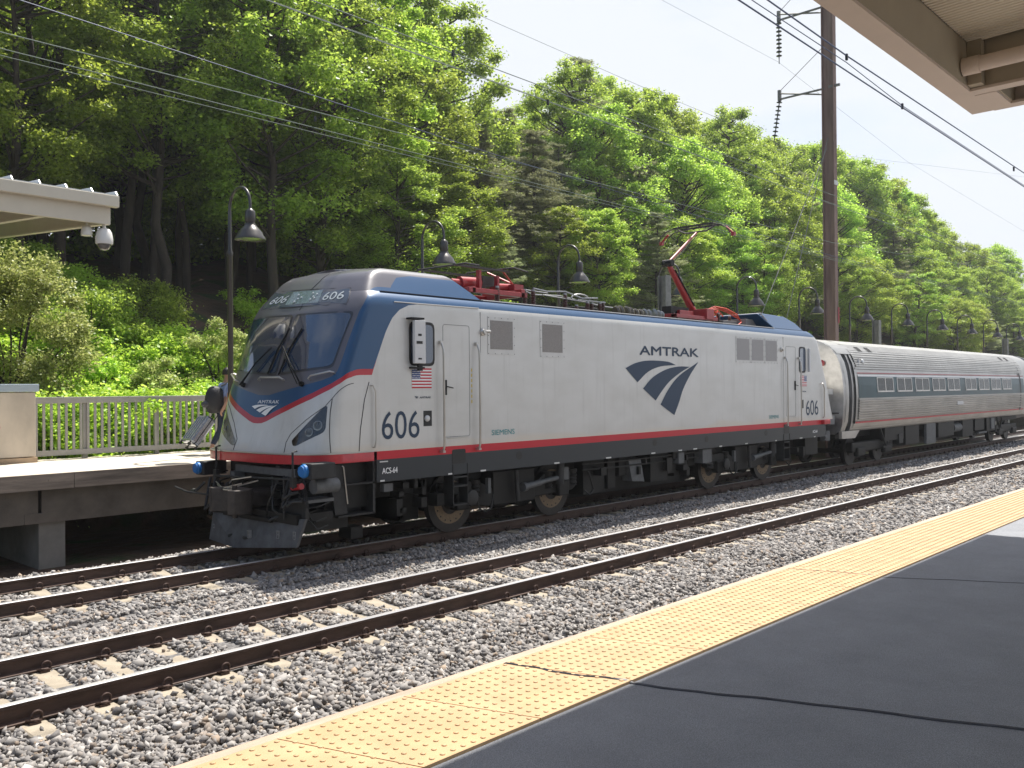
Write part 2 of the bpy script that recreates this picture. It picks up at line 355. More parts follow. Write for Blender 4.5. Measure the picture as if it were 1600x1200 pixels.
tactm = mat('pale yellow tactile paint', (.51, .355, .20), .6, 0, .16, 1.3, .05, 150, col2=(.46, .285, .14), det=10)
SH = .33
speckle(tactm, 3.1, .86, 1.08, .25)
def tile_mesh():
    m = MB(); L = .72; y0, y1 = 2.735, 3.436; sh = lambda y: -SH*(y-3.436); gp = .004
    m.hexa([(gp+sh(y0), y0, 0), (L-gp+sh(y0), y0, 0), (L-gp, y1, 0), (gp, y1, 0), (gp+sh(y0), y0, .014), (L-gp+sh(y0), y0, .014), (L-gp, y1, .014), (gp, y1, .014)])
    for i in range(12):
        for j in range(11):
            y = y0+.035+j*.0635; x = .03+i*.06+(0.03 if j % 2 else 0)+sh(y)
            vs = []
            for r, z in ((.0135, .014), (.011, .0185), (.006, .0198)):
                vs += [(x+r*math.cos(k*PI/4), y+r*math.sin(k*PI/4), z) for k in range(8)]
            fs = [(a*8+k, a*8+(k+1) % 8, (a+1)*8+(k+1) % 8, (a+1)*8+k) for a in (0, 1) for k in range(8)]+[tuple(range(16, 24))]
            m.add(vs, fs)
    return m.mesh('tactile_tile', tactm)
tm = tile_mesh()
for i in range(-3, 56):
    o = bpy.data.objects.new('tactile_tile', tm); COL.objects.link(o); o.location = (2.88+.72*i, 0, PZ)
    tag(o, 'pale yellow tactile tile with raised dots along the near platform edge', 'tactile tile', 'yellow tactile tiles in a row along the near platform edge')
rubm = mat('dark joint sealant', (.09, .09, .105), .45, 0, .4, 20)
def joint(label, pts, wdt, two):
    m = MB()
    P = []
    for i in range(len(pts)-1):
        for k in range(10):
            t = k/10; P.append((pts[i][0]*(1-t)+pts[i+1][0]*t+random.uniform(-.002, .002)+.010*math.sin((i*10+k)*.45)+.006*math.sin((i*10+k)*1.3+1), pts[i][1]*(1-t)+pts[i+1][1]*t))
    P.append(pts[-1])
    for dx in ((-wdt, 0, wdt) if two else (0,)):
        m.tube([(x+dx+random.uniform(-.001, .001), y, PZ+(.012 if y > 2.73 else .0)+.003) for x, y in P], wdt*.45, 6)
    return tag(m.build('expansion_joint', rubm, smooth=60), label, 'joint strip')
joint('thick dark double strip running across the near platform at the front', [(3.60, 3.43), (3.70, 3.05), (3.83, 2.69), (4.06, 2.1), (4.47, 1.06), (4.9, 0)], .008, True)
joint('thin dark line across the near platform behind the thick double strip', [(7.05, 3.43), (7.29, 2.73), (7.75, 1.83), (8.3, .7)], .0045, False)
# ================================================================== LOCOMOTIVE
LC, LW = 13.88, 1.67; YS = LC-LW      # centre line, half width, near side plane
ZT = [1.56, 1.72, 2.2, 2.7, 3.1, 3.6, 4.13, 4.35, 4.6, 4.8, 4.90, 4.97]
SFt = [8.28, 8.30, 8.44, 8.58, 8.73, 8.90, 9.11, 9.24, 9.41, 9.57, 9.72, 9.98]
SSt = [9.68, 9.66, 9.58, 9.52, 9.60, 9.78, 9.98, 10.08, 10.2, 10.3, 10.4, 10.5]
ZW = [1.5, 4.1, 4.25, 4.36, 4.44, 4.5, 4.6, 4.8, 4.92, 4.97]; WWt = [1.67, 1.67, 1.665, 1.63, 1.57, 1.5, 1.44, 1.32, 1.24, 1.12]
SRt_z = [1.56, 1.72, 2.84, 4.2, 4.45, 4.6, 4.97]; SRt = [27.87, 27.85, 27.62, 26.95, 26.7, 26.5, 26.2]
NE = 5.0; BG = .20; ip = lambda z, a, b: float(np.interp(z, a, b))
def NS(t, z):
    a = ip(z, ZT, SFt); b = ip(z, ZT, SSt); at = min(abs(t), 1)
    s_ = a+(b-a)*(1-(1-at**NE)**(1/NE)) - (.22*min(1, -t)*(1-at**8) if t < 0 else 0)
    s_ += BG*(at*at*(1-at**10)-.3*(1-at**2))
    return Vector((s_, LC-ip(z, ZW, WWt)*t, z))
def NN(t, z):
    e = .01; a = NS(t+e if t < .98 else t, z)-NS(t-e, z); b = NS(t, z+.02)-NS(t, z-.02)
    n_ = a.cross(b); n_.normalize()
    return n_ if n_.x < 0 or n_.y < -.5 else -n_
def NP(t, z, d=.004): return NS(t, z)+NN(t, z)*d
def curve_node(N, pts, xmax):
    c = N.new('ShaderNodeFloatCurve'); cv = c.mapping.curves[0]; c.mapping.use_clip = False
    while len(cv.points) > 2: cv.points.remove(cv.points[1])
    cv.points[0].location = (0, pts[0][1]/5); cv.points[1].location = (1, pts[-1][1]/5)
    for x, z in pts[1:-1]: cv.points.new(x/xmax, z/5)
    for p in cv.points: p.handle_type = 'VECTOR'
    c.mapping.update(); return c
def locopaint():
    m = bpy.data.materials.new('locomotive livery'); m.use_nodes = True; n = m.node_tree; N = n.nodes; b = N['Principled BSDF']; L = n.links.new
    uv = N.new('ShaderNodeUVMap'); uv.uv_map = 'paint'; sp = N.new('ShaderNodeSeparateXYZ'); L(uv.outputs[0], sp.inputs[0])
    ab = N.new('ShaderNodeMath'); ab.operation = 'ABSOLUTE'; L(sp.outputs[0], ab.inputs[0])
    dv = N.new('ShaderNodeMath'); dv.operation = 'DIVIDE'; dv.inputs[1].default_value = 5; L(ab.outputs[0], dv.inputs[0])
    def cmpn(pts, off=0):
        c = curve_node(N, pts, 5); L(dv.outputs[0], c.inputs['Value'])
        mu = N.new('ShaderNodeMath'); mu.operation = 'MULTIPLY_ADD'; mu.inputs[1].default_value = 5; mu.inputs[2].default_value = off; L(c.outputs[0], mu.inputs[0])
        g_ = N.new('ShaderNodeMath'); g_.operation = 'GREATER_THAN'; L(sp.outputs[1], g_.inputs[0]); L(mu.outputs[0], g_.inputs[1]); return g_
    V_ = [(0, 2.25), (.12, 2.255), (.25, 2.29), (.5, 2.385), (.75, 2.48), (1.2, 2.67), (1.49, 2.83), (1.61, 2.93), (1.66, 3.03), (1.685, 3.14), (1.70, 3.4), (1.72, 3.75), (1.77, 3.97), (1.88, 4.13), (2.05, 4.22), (2.3, 4.26), (5, 4.27)]
    MK = [(0, 2.69), (.15, 2.69), (.8, 2.82), (1.3, 2.93), (1.46, 3.0), (1.535, 3.1), (1.555, 3.5), (1.585, 4.15), (1.63, 4.45), (1.68, 4.62), (1.80, 4.80), (2.1, 4.86), (5, 4.875)]
    blue, redt, redb, msk = cmpn(V_, .052), cmpn(V_, .052), cmpn(V_, -.052), cmpn(MK)
    lt = N.new('ShaderNodeMath'); lt.operation = 'LESS_THAN'; lt.inputs[1].default_value = 1.69; L(ab.outputs[0], lt.inputs[0])
    rd = N.new('ShaderNodeMath'); rd.operation = 'MULTIPLY'; L(redb.outputs[0], rd.inputs[0]); L(lt.outputs[0], rd.inputs[1])
    # silver with faint dirt
    tc = N.new('ShaderNodeTexCoord'); mp = N.new('ShaderNodeMapping'); mp.inputs['Scale'].default_value = (.5, 1, 1); L(tc.outputs['Object'], mp.inputs[0])
    t = N.new('ShaderNodeTexNoise'); t.inputs['Scale'].default_value = 2.2; t.inputs['Detail'].default_value = 10; L(mp.outputs[0], t.inputs['Vector'])
    r = N.new('ShaderNodeValToRGB'); r.color_ramp.elements[0].color = (.535, .525, .495, 1); r.color_ramp.elements[1].color = (.595, .587, .562, 1)
    r.color_ramp.elements[0].position = .3; r.color_ramp.elements[1].position = .6; L(t.outputs['Fac'], r.inputs[0])
    def mix(a, fac, col):
        x = N.new('ShaderNodeMix'); x.data_type = 'RGBA'; L(a, x.inputs[6]); x.inputs[7].default_value = (*col, 1); L(fac, x.inputs[0]); return x.outputs[2]
    lo = N.new('ShaderNodeMath'); lo.operation = 'LESS_THAN'; lo.inputs[1].default_value = 1.705; L(sp.outputs[1], lo.inputs[0])
    lo2 = N.new('ShaderNodeMath'); lo2.operation = 'LESS_THAN'; lo2.inputs[1].default_value = 1.56; L(sp.outputs[1], lo2.inputs[0])
    td = N.new('ShaderNodeTexNoise'); td.inputs['Scale'].default_value = 1.1; td.inputs['Detail'].default_value = 8; td.inputs['Distortion'].default_value = .6; L(mp.outputs[0], td.inputs['Vector'])
    zr = N.new('ShaderNodeMapRange'); zr.inputs[1].default_value = 2.05; zr.inputs[2].default_value = 1.72; zr.inputs[3].default_value = -.35; zr.inputs[4].default_value = .42; L(sp.outputs[1], zr.inputs[0])
    ad = N.new('ShaderNodeMath'); L(td.outputs['Fac'], ad.inputs[0]); L(zr.outputs[0], ad.inputs[1])
    dr = N.new('ShaderNodeValToRGB'); dr.color_ramp.elements[0].position = .62; dr.color_ramp.elements[1].position = .85; dr.color_ramp.elements[1].color = (.6, .6, .6, 1); L(ad.outputs[0], dr.inputs[0])
    mps = N.new('ShaderNodeMapping'); mps.inputs['Scale'].default_value = (9, 9, .5); L(tc.outputs['Object'], mps.inputs[0])
    ts = N.new('ShaderNodeTexNoise'); ts.inputs['Scale'].default_value = 1.0; ts.inputs['Detail'].default_value = 6; L(mps.outputs[0], ts.inputs['Vector'])
    tr_ = N.new('ShaderNodeValToRGB'); tr_.color_ramp.elements[0].position = .55; tr_.color_ramp.elements[1].position = .8; tr_.color_ramp.elements[1].color = (.45, .45, .45, 1); L(ts.outputs['Fac'], tr_.inputs[0])
    bw = N.new('ShaderNodeTexNoise'); bw.inputs['Scale'].default_value = .9; bw.inputs['Detail'].default_value = 2; L(tc.outputs['Object'], bw.inputs['Vector'])
    bmp = N.new('ShaderNodeBump'); bmp.inputs['Strength'].default_value = .25; bmp.inputs['Distance'].default_value = .02; L(bw.outputs['Fac'], bmp.inputs['Height']); L(bmp.outputs[0], b.inputs['Normal']); L(bmp.outputs[0], b.inputs['Coat Normal'])
    c = mix(r.outputs[0], tr_.outputs[0], (.40, .385, .36)); c = mix(c, dr.outputs[0], (.62, .55, .46)); c = mix(c, rd.outputs[0], (.42, .012, .025)); c = mix(c, blue.outputs[0], (.003, .056, .15)); c = mix(c, msk.outputs[0], (.10, .096, .112))
    c = mix(c, lo.outputs[0], (.50, .014, .028)); c = mix(c, lo2.outputs[0], (.026, .031, .037)); L(c, b.inputs['Base Color'])
    b.inputs['Metallic'].default_value = .15; b.inputs['Roughness'].default_value = .38
    b.inputs['Coat Weight'].default_value = .5; b.inputs['Coat Roughness'].default_value = .12
    return m
livery = locopaint()
silver = mat('silver paint', (.57, .562, .54), .4, .2, .12, 3, coat=.4)
bluep = mat('blue roof paint', (.006, .06, .16), .35, .1, coat=.6)
redp = mat('red paint', (.48, .02, .03), .4, coat=.3, var=.2, vscale=8)
glass = mat('dark windscreen glass', (.014, .038, .085), .03, 0, spec=1.0, coat=1)
navy = mat('navy lettering', (.012, .035, .075), .5)
teal = mat('teal lettering', (.01, .24, .26), .5)
white = mat('white lettering', (.8, .8, .8), .5)
inox = mat('polished handrail steel', (.52, .50, .47), .3, .8)
meshm = mat('intake grille mesh', (.30, .28, .265), .7, .1, .35, 60)
panelm = mat('pale panel', (.60, .60, .60), .45, .1)
loco = thing('electric_locomotive', 'silver electric locomotive 606 with blue cab and red stripe standing at the far platform', 'locomotive', (18.8, LC, 0))
def loft(zs, closed_top=False, s_end=None):
    """U shaped rows: far side end, nose, near side end"""
    ph = np.linspace(-PI/2, PI/2, 73); G = []; A = []
    for z in zs:
        row = []; ar = []; W_ = ip(z, ZW, WWt); a = ip(z, ZT, SFt); b_ = ip(z, ZT, SSt); se = s_end(z) if s_end else 18.8
        for f_ in (1, .66, .33): row.append((b_+(se-b_)*f_, LC+W_, z)); ar.append(-(1.67+(se-b_)*f_))
        for p in ph:
            t = math.copysign(abs(math.sin(p))**(2/NE), p); u = 1-abs(math.cos(p))**(2/NE)
            sh_ = .22*(-t)*(1-abs(t)**8) if t < 0 else 0
            row.append((a+(b_-a)*u-sh_+BG*(t*t*(1-abs(t)**10)-.3*(1-t*t)), LC-W_*t, z)); ar.append(1.67*t)
        for f_ in (.33, .66, 1): row.append((b_+(se-b_)*f_, LC-W_, z)); ar.append(1.67+(se-b_)*f_)
        G.append(row); A.append(ar)
    return G, A
def uvmesh(name, parts_, mats, parent, smooth):
    m = MB(); UV = []
    for G, A in parts_:
        m.grid(G); UV += [(a, p[2]) for r_, ar in zip(G, A) for p, a in zip(r_, ar)]
    o = m.build(name, mats, parent, smooth); me = o.data; l = me.uv_layers.new(name='paint')
    for lp in me.loops:
        l.data[lp.index].uv = UV[lp.vertex_index] if lp.vertex_index < len(UV) else (4, 4.4)
    return o
zs = [1.70, 1.9, 2.1, 2.3, 2.5, 2.7, 2.9, 3.1, 3.3, 3.6, 3.9, 4.13, 4.2, 4.25, 4.31, 4.36, 4.40, 4.44, 4.47, 4.5]
Gf, Af = loft(zs)
Gr = []; Ar = []
for z in zs:     # rear cab: same plan, mirrored
    W_ = ip(z, ZW, WWt); b_ = ip(z, SRt_z, SRt); d_ = (ip(z, ZT, SSt)-ip(z, ZT, SFt))*.75; row = []; ar = []
    row.append((18.8, LC-W_, z)); ar.append(1.67+9)
    row.append((24, LC-W_, z)); ar.append(1.67+4)
    for p in np.linspace(PI/2, -PI/2, 41):
        t = math.copysign(abs(math.sin(p))**(2/NE), p); u = 1-abs(math.cos(p))**(2/NE)
        row.append((b_+d_*(1-u), LC-W_*t, z)); ar.append(3.)
    row.append((24, LC+W_, z)); ar.append(-5); row.append((18.8, LC+W_, z)); ar.append(-10)
    Gr.append(row); Ar.append(ar)
zlow = [1.17, 1.25, 1.555, 1.56, 1.70]
lowN = [[(s_, YS, z) for s_ in (9.68, 14, 18.8, 24, 27.87)] for z in zlow]; aN = [[3]*5]*5
lowF = [[(s_, LC+LW, z) for s_ in (27.87, 24, 18.8, 14, 9.68)] for z in zlow]
body = uvmesh('body', [(Gf, Af), (Gr, Ar), (lowN, aN), (lowF, aN)], livery, loco, 40)
m = MB(); m.box(9.7, 27.8, YS+.02, LC+LW-.02, 1.2, 1.6); m.box(10.2, 26.6, LC-1.49, LC+1.49, 4.40, 4.497); m.build('roof_deck', mat('roof deck grey', (.10, .105, .11), .7, var=.4, vscale=5), loco)
# front roof hood
send = lambda z: 12.42-(z-4.5)*1.45
zh = [4.505, 4.55, 4.6, 4.66, 4.72, 4.78, 4.84, 4.90, 4.94, 4.97]
Gh, Ah = loft(zh, s_end=send)
top = Gh[-1]; k = len(top)
capG = [[Vector(top[i]).lerp(Vector(top[k-1-i]), f_)+Vector((0, 0, .05*math.sin(PI*f_))) for f_ in np.linspace(0, 1, 9)] for i in range(k//2+1)]
capA = [[.5]*9 for _ in capG]
rear = [[Vector(r_[0]).lerp(Vector(r_[-1]), f_)+Vector((0, 0, .05*math.sin(PI*f_)*(j/9))) for f_ in np.linspace(0, 1, 9)] for j, r_ in enumerate(Gh)]
hood = uvmesh('roof_hood', [(Gh, Ah), (capG, capA), (rear, [[3.]*9 for _ in rear])], livery, loco, 35)
m = MB(); m.box(9.9, 12.45, LC-1.53, LC+1.53, 4.493, 4.507); m.build('hood_seam', black, loco)
# rear hood (prism seen end on)
m = MB(); prof = [(24.75, 4.50), (24.2, 4.93), (24.6, 4.96), (25.9, 4.93), (26.45, 4.74), (26.72, 4.50)]
m.prism(prof, lambda s_, z: (s_, LC-(1.5-(z-4.5)*.62), z), lambda s_, z: (s_, LC+(1.5-(z-4.5)*.62), z)); m.build('roof_hood', bluep, loco, bevel=.03)
# roof edge rail line (bright gutter)
m = MB(); m.tube([(12.4, YS+.155, 4.505), (18, YS+.155, 4.508), (24.7, YS+.155, 4.505)], .014, 5)
m.tube([(10.1, YS+.02, 4.315), (12.2, YS+.02, 4.325)], .012, 5); m.build('gutter', inox, loco)
# front bumper beam
m = MB(); ph = np.linspace(-PI/2, PI/2, 61)
def bpath(z, off, a0=8.24, b0=9.68):
    r_ = []
    for p in ph:
        t = math.copysign(abs(math.sin(p))**(2/NE), p); u = 1-abs(math.cos(p))**(2/NE); sh_ = .22*(-t)*(1-abs(t)**8) if t < 0 else 0
        r_.append((a0-off+(b0-a0)*u-sh_+BG*(t*t*(1-abs(t)**10)-.3*(1-t*t)), LC-(LW+off*.25)*t, z))
    return r_
m.grid([bpath(1.545, .03), bpath(1.55, .075), bpath(1.695, .075), bpath(1.70, .06), bpath(1.70, -.03)])
m.grid([bpath(1.545, .03), bpath(1.545, -.5)]); m.build('bumper_beam', redp, loco, 40)
m = MB(); m.grid([bpath(1.702, .07), bpath(1.72, .07), bpath(1.722, .0)]); m.build('bumper_ledge', inox, loco, 40)
# patches on the nose
def spoly(poly, d, n=7):
    m = MB(); c = (sum(p[0] for p in poly)/len(poly), sum(p[1] for p in poly)/len(poly)); P = []
    for i in range(len(poly)):
        a, b_ = poly[i], poly[(i+1) % len(poly)]
        for k in range(4): P.append((a[0]+(b_[0]-a[0])*k/4, a[1]+(b_[1]-a[1])*k/4))
    G = [[tuple(NP(c[0]+(p[0]-c[0])*f_, c[1]+(p[1]-c[1])*f_, d)) for p in P] for f_ in np.linspace(.02, 1, n)]
    m.grid(G, wrap=True); m.grid([G[-1], [tuple(NP(p[0], p[1], -.01)) for p in P]], wrap=True); m.f.append(tuple(range(len(P)))); m.m.append(0)
    return m
def rnd(poly, r=.12):
    o = []
    for i in range(len(poly)):
        a, b_, c = Vector(poly[i-1]), Vector(poly[i]), Vector(poly[(i+1) % len(poly)])
        r1 = min(.45, r/(a-b_).length); r2 = min(.45, r/(c-b_).length)
        p, q = b_.lerp(a, r1), b_.lerp(c, r2)
        for t in (0, .33, .66, 1): o.append(tuple(p.lerp(b_, t).lerp(b_.lerp(q, t), t)))
    return o
frame = mat('windscreen surround', (.03, .03, .036), .3, coat=.5)
for poly in ([(.115, 4.13), (.905, 4.12), (.86, 3.14), (.16, 3.03)], [(-.83, 4.14), (.07, 4.13), (.105, 3.03), (-.80, 3.11)]):
    f_ = spoly(rnd(poly, .06), .004).build('windscreen_frame', frame, loco, 30)
    q = [(p[0]+(.015 if i in (0, 3) else -.015), p[1]+(-.035 if i < 2 else .04)) for i, p in enumerate(poly)]
    spoly(rnd(q, .07), .009).build('windscreen', glass, f_, 30)
nb = spoly(rnd([(-.68, 4.62), (.79, 4.54), (.78, 4.26), (-.64, 4.30)], .03), .004).build('number_board', mat('number board glass', (.06, .075, .10), .15, coat=.6), loco, 30)
lampg = mat('marker light glass', (.16, .22, .26), .2, var=.5, vscale=25, coat=.5)
spoly([(-.17, 4.575), (.40, 4.545), (.40, 4.31), (-.17, 4.33)], .008).build('light_panel', lampg, nb, 30)
m = MB()
for t, z in ((-.03, 4.50), (-.0, 4.42), (-.03, 4.37), (.06, 4.44), (.25, 4.50), (.28, 4.43), (.25, 4.38), (.33, 4.47), (.31, 4.40)):
    p = NP(t, z, .008); m.lathe(p, NN(t, z), [(.022, 0), (.022, .01), (.01, .014)], 8)
m.build('marker_lights', mat('dim number figures', (.42, .46, .48), .5), nb)
def ntext(s, t0, t1, z0, z1, mt, par, d=.012, bold=.0, name='number'):
    o = text(s, (0, 0, 0), (1, 0, 0), (0, 1, 0), 1, 1, mt, par, name)
    for v in o.data.vertices: v.co = NP(t0+(t1-t0)*(v.co.x+(.10*v.co.y if s == '606' else 0)), z0+(z1-z0)*v.co.y, d)
    return o
dim = mat('dim number figures', (.42, .46, .48), .5); ntext('606', -.54, -.21, 4.375, 4.51, dim, nb); ntext('606', .44, .72, 4.345, 4.49, dim, nb)
# emblem swooshes
SW = [[(0, .855), (.13, .95), (.30, 1.0), (.55, .99), (.67, .93), (.46, .90), (.29, .80), (.15, .61)],
      [(.22, .50), (.35, .70), (.53, .845), (.71, .905), (.87, .905), (.74, .80), (.58, .63), (.47, .45), (.385, .28)],
      [(.45, .205), (.56, .48), (.72, .74), (1.0, 1.0), (.875, .75), (.77, .48), (.71, .24), (.64, 0)]]
def smoothpoly(P):
    n_ = len(P); o = []
    for i in range(n_):
        p0, p1, p2, p3 = [Vector(P[(i+k) % n_]) for k in (-1, 0, 1, 2)]
        sharp = lambda a, b_, c: (b_-a).normalized().dot((c-b_).normalized()) < .55
        m1 = (p2-p1) if sharp(p0, p1, p2) else (p2-p0)*.5; m2 = (p2-p1) if sharp(p1, p2, p3) else (p3-p1)*.5
        for t in np.linspace(0, 1, 5)[:-1]:
            o.append((2*t**3-3*t*t+1)*p1+(t**3-2*t*t+t)*m1+(-2*t**3+3*t*t)*p2+(t**3-t*t)*m2)
    return o
def emblem(O, Rv, Uv, w_, h_, mt, par, name='emblem'):
    m = MB()
    for P in SW:
        Q = smoothpoly(P); m.add([Vector(O)+Vector(Rv)*(x*w_)+Vector(Uv)*(y*h_) for x, y in Q], [tuple(reversed(range(len(Q))))])
    return m.build(name, mt, par)
a, b_, c = NP(-.15, 2.33, .014), NP(.285, 2.33, .014), NP(-.15, 2.52, .014)
emblem(a, (b_-a).normalized(), (c-a).normalized(), (b_-a).length, (c-a).length, white, loco)
ntext('AMTRAK', -.07, .30, 2.545, 2.60, white, loco, .008, .05, 'lettering')
# headlights
hlm = mat('headlight glass', (.012, .012, .014), .08, coat=1); lens = mat('lamp lens', (.22, .22, .21), .12, .6); lens_lit = mat('sunlit headlight glass', (.20, .19, .15), .2, coat=.6, var=.5, vscale=18)  # far headlight glass coloured pale to stand in for sunlight on it
hr_ = [(.60, 1.93), (.63, 1.84), (.67, 1.845), (.90, 2.06), (.915, 2.13), (.90, 2.50), (.875, 2.505)]
hl_ = [(-.30, 1.89), (-.30, 1.80), (-.36, 1.81), (-.78, 2.08), (-.84, 2.2), (-.82, 2.52), (-.76, 2.50), (-.50, 2.17)]
fr = spoly(rnd(hr_, .03), .004).build('headlight', hlm, loco, 40); m = MB()
for t, z, r_ in ((.845, 2.18, .085), (.775, 2.07, .075)): m.lathe(NP(t, z, .004), NN(t, z), [(r_, 0), (r_, .006), (r_*.75, .008), (r_*.7, -.0)], 20)
m.build('headlamp', lens, fr, 30)
fr = spoly(rnd(hl_, .03), .004).build('headlight', lens_lit, loco, 40); fr['label'] = 'headlight painted pale as if catching the light'
m = MB()
for t, z, r_ in ((-.66, 2.2, .08), (-.56, 2.09, .07)): m.lathe(NP(t, z, .004), NN(t, z), [(r_, 0), (r_, .006), (r_*.75, .008), (r_*.7, 0)], 20)
m.build('headlamp', lens, fr, 30)
# seams
def seam(pts, r=.006, par=loco, nm='panel_seam'):
    P = []
    for i in range(len(pts)-1):
        for k in range(6): P.append(NP(pts[i][0]+(pts[i+1][0]-pts[i][0])*k/6, pts[i][1]+(pts[i+1][1]-pts[i][1])*k/6, .001))
    P.append(NP(*pts[-1], .001)); m = MB(); m.tube(P, r, 5); return m.build(nm, black, par)
seam([(.54, 1.73), (.535, 1.90), (.57, 2.04), (.72, 2.28), (.88, 2.50), (.94, 2.66), (.985, 2.82), (.998, 2.88)])
seam([(.93, 2.62), (.93, 2.4), (.945, 2.08), (.965, 1.73)], .007)
seam([(-.30, 1.73), (-.28, 1.92), (-.42, 2.2), (-.6, 2.45), (-.8, 2.62)])
seam([(-.70, 4.64), (.80, 4.555), (.79, 4.245), (-.66, 4.285), (-.70, 4.64)], .004)
m = MB(); m.tube([(9.30, YS-.002, 1.73), (9.33, YS-.003, 2.1), (9.42, YS-.002, 2.6), (9.52, YS-.001, 2.9)], .007, 5); m.build('panel_seam', black, loco)
# antenna wire line over hood front
seam([(.30, 4.97), (.24, 4.75), (.17, 4.6), (.14, 4.2)], .004)
# wipers
def wip(pts, d, r): m = MB(); m.tube([NP(t, z, d_) for (t, z), d_ in zip(pts, d)], r, 6); return m
wm = mat('wiper black', (.012, .012, .012), .75, spec=.15)
w_ = wip([(-.42, 2.87), (-.24, 3.22), (-.06, 3.52)], (.06, .10, .07), .014).build('wiper_arm', wm, loco)
wip([(-.03, 3.05), (.03, 3.5), (.12, 3.86)], (.03, .035, .03), .016).build('wiper_blade', wm, w_); wip([(-.47, 2.86), (-.27, 3.20), (-.09, 3.50)], (.05, .08, .06), .009).build('wiper_link', wm, w_)
w_ = wip([(.56, 2.87), (.36, 3.2), (.13, 3.53)], (.06, .10, .07), .014).build('wiper_arm', wm, loco)
wip([(.17, 3.03), (.24, 3.5), (.33, 3.84)], (.03, .035, .03), .016).build('wiper_blade', wm, w_); wip([(.52, 2.86), (.33, 3.18), (.10, 3.50)], (.05, .08, .06), .009).build('wiper_link', wm, w_)
for t in (-.42, .56): MB().lathe(NP(t, 2.87, 0), NN(t, 2.87), [(.045, 0), (.045, .04), (.02, .08)], 10).build('wiper_pivot', wm, loco)
for pts in ([(-.87, 3.08), (-.84, 3.06), (-.60, 2.95), (-.58, 2.94)], [(-.14, 2.95), (-.10, 2.98), (.24, 2.97), (.28, 2.945)], [(.64, 2.95), (.67, 2.99), (.86, 3.06), (.895, 3.05)]):
    m = MB(); m.tube([NP(*pts[0], .0), NP(*pts[0], .05), NP(*pts[1], .075), NP(*pts[2], .075), NP(*pts[3], .05), NP(*pts[3], 0)], .016, 6); m.build('grab_bar', inox, loco, 50)
# ---- side fittings (near side plane YS)
def sbox(x0, x1, z0, z1, d0=.0, d1=.01, mt=silver, nm='panel', par=loco, bevel=0):
    m = MB(); m.box(x0, x1, YS-d1, YS-d0+.004, z0, z1); return m.build(nm, mt, par, bevel=bevel)
def outline(x0, x1, z0, z1, r=.004, rr=.05, nm='door_seam', mt=None, par=loco):
    P = rnd([(x0, z0), (x1, z0), (x1, z1), (x0, z1)], rr); m = MB(); m.tube([(x, YS-.001, z) for x, z in P], r, 4, closed=True); return m.build(nm, mt or mat('seam shadow gap', (.10, .10, .10), .8), par)
def rrect(x0, x1, z0, z1, rr, y, mt, nm, par):
    P = rnd([(x0, z0), (x1, z0), (x1, z1), (x0, z1)], rr); m = MB()
    m.prism(P, lambda x, z: (x, y, z), lambda x, z: (x, y+.012, z)); return m.build(nm, mt, par)
for (x0, x1, flip) in ((10.45, 11.0, 0), (26.02, 26.42, 1)):
    wf = rrect(x0-.03, x1+.03, 3.19, 3.99, .12, YS-.006, black, 'side_window', loco); rrect(x0+.02, x1-.02, 3.24, 3.94, .1, YS-.014, glass, 'window_glass', wf)
mr = sbox(10.42, 10.68, 3.23, 4.0, .10, .16, panelm, 'mirror_housing', bevel=.01)
MB().box(10.36, 10.66, YS-.15, YS+.0, 4.02, 4.05).box(10.42, 10.66, YS-.15, YS, 3.14, 3.17).box(10.52, 10.62, YS-.14, YS-.1, 3.1, 3.24).build('mirror_bracket', steel_dark, mr)
MB().box(10.5, 10.58, YS-.164, YS-.159, 3.72, 3.76).box(10.46, 10.6, YS-.164, YS-.159, 3.58, 3.63).box(10.5, 10.58, YS-.164, YS-.159, 3.30, 3.33).build('mirror_decal', black, mr)
sbox(26.48, 26.56, 3.22, 3.95, .05, .12, panelm, 'mirror_housing', bevel=.01)
def door(xa, xb, x0, x1, hnd):
    outline(x0, x1, 1.88, 3.97, nm='cab_door')
    for x in (xa, xb):
        h = MB(); h.tube([(x, YS, 3.62), (x+.0, YS-.05, 3.62), (x, YS-.10, 3.5), (x+.01, YS-.10, 3.4), (x+.01, YS-.10, 1.72), (x+.01, YS-.08, 1.66), (x+.01, YS, 1.62)], .021, 8)
        h.box(x-.03, x+.04, YS-.06, YS, 3.60, 3.66); h.box(x-.02, x+.04, YS-.10, YS, 1.60, 1.64); h.build('handrail', inox, loco, 50)
    m = MB(); m.box(hnd-.02, hnd+.02, YS-.03, YS, 2.66, 2.94); m.tube([(hnd, YS-.04, 2.82), (hnd+.17, YS-.04, 2.79)], .01, 6); m.build('door_handle', steel_dark, loco)
    sbox(x0+.1, x1-.05, 1.855, 1.865, 0, .02, inox, 'door_sill')
door(11.16, 12.09, 11.24, 11.92, 11.29); door(25.03, 25.92, 25.12, 25.75, 25.70)
dk = mat('yellow marking', (.55, .42, .10), .6)
for x in (11.24, 11.96):
    m = MB()
    m.box(x-.004, x+.034, YS-.003, YS+.003, 2.46, 3.2, 1)
    for i in range(7): m.box(x, x+.03, YS-.005, YS+.002, 2.5+i*.1, 2.56+i*.1)
    m.build('marking', [dk, silver], loco)
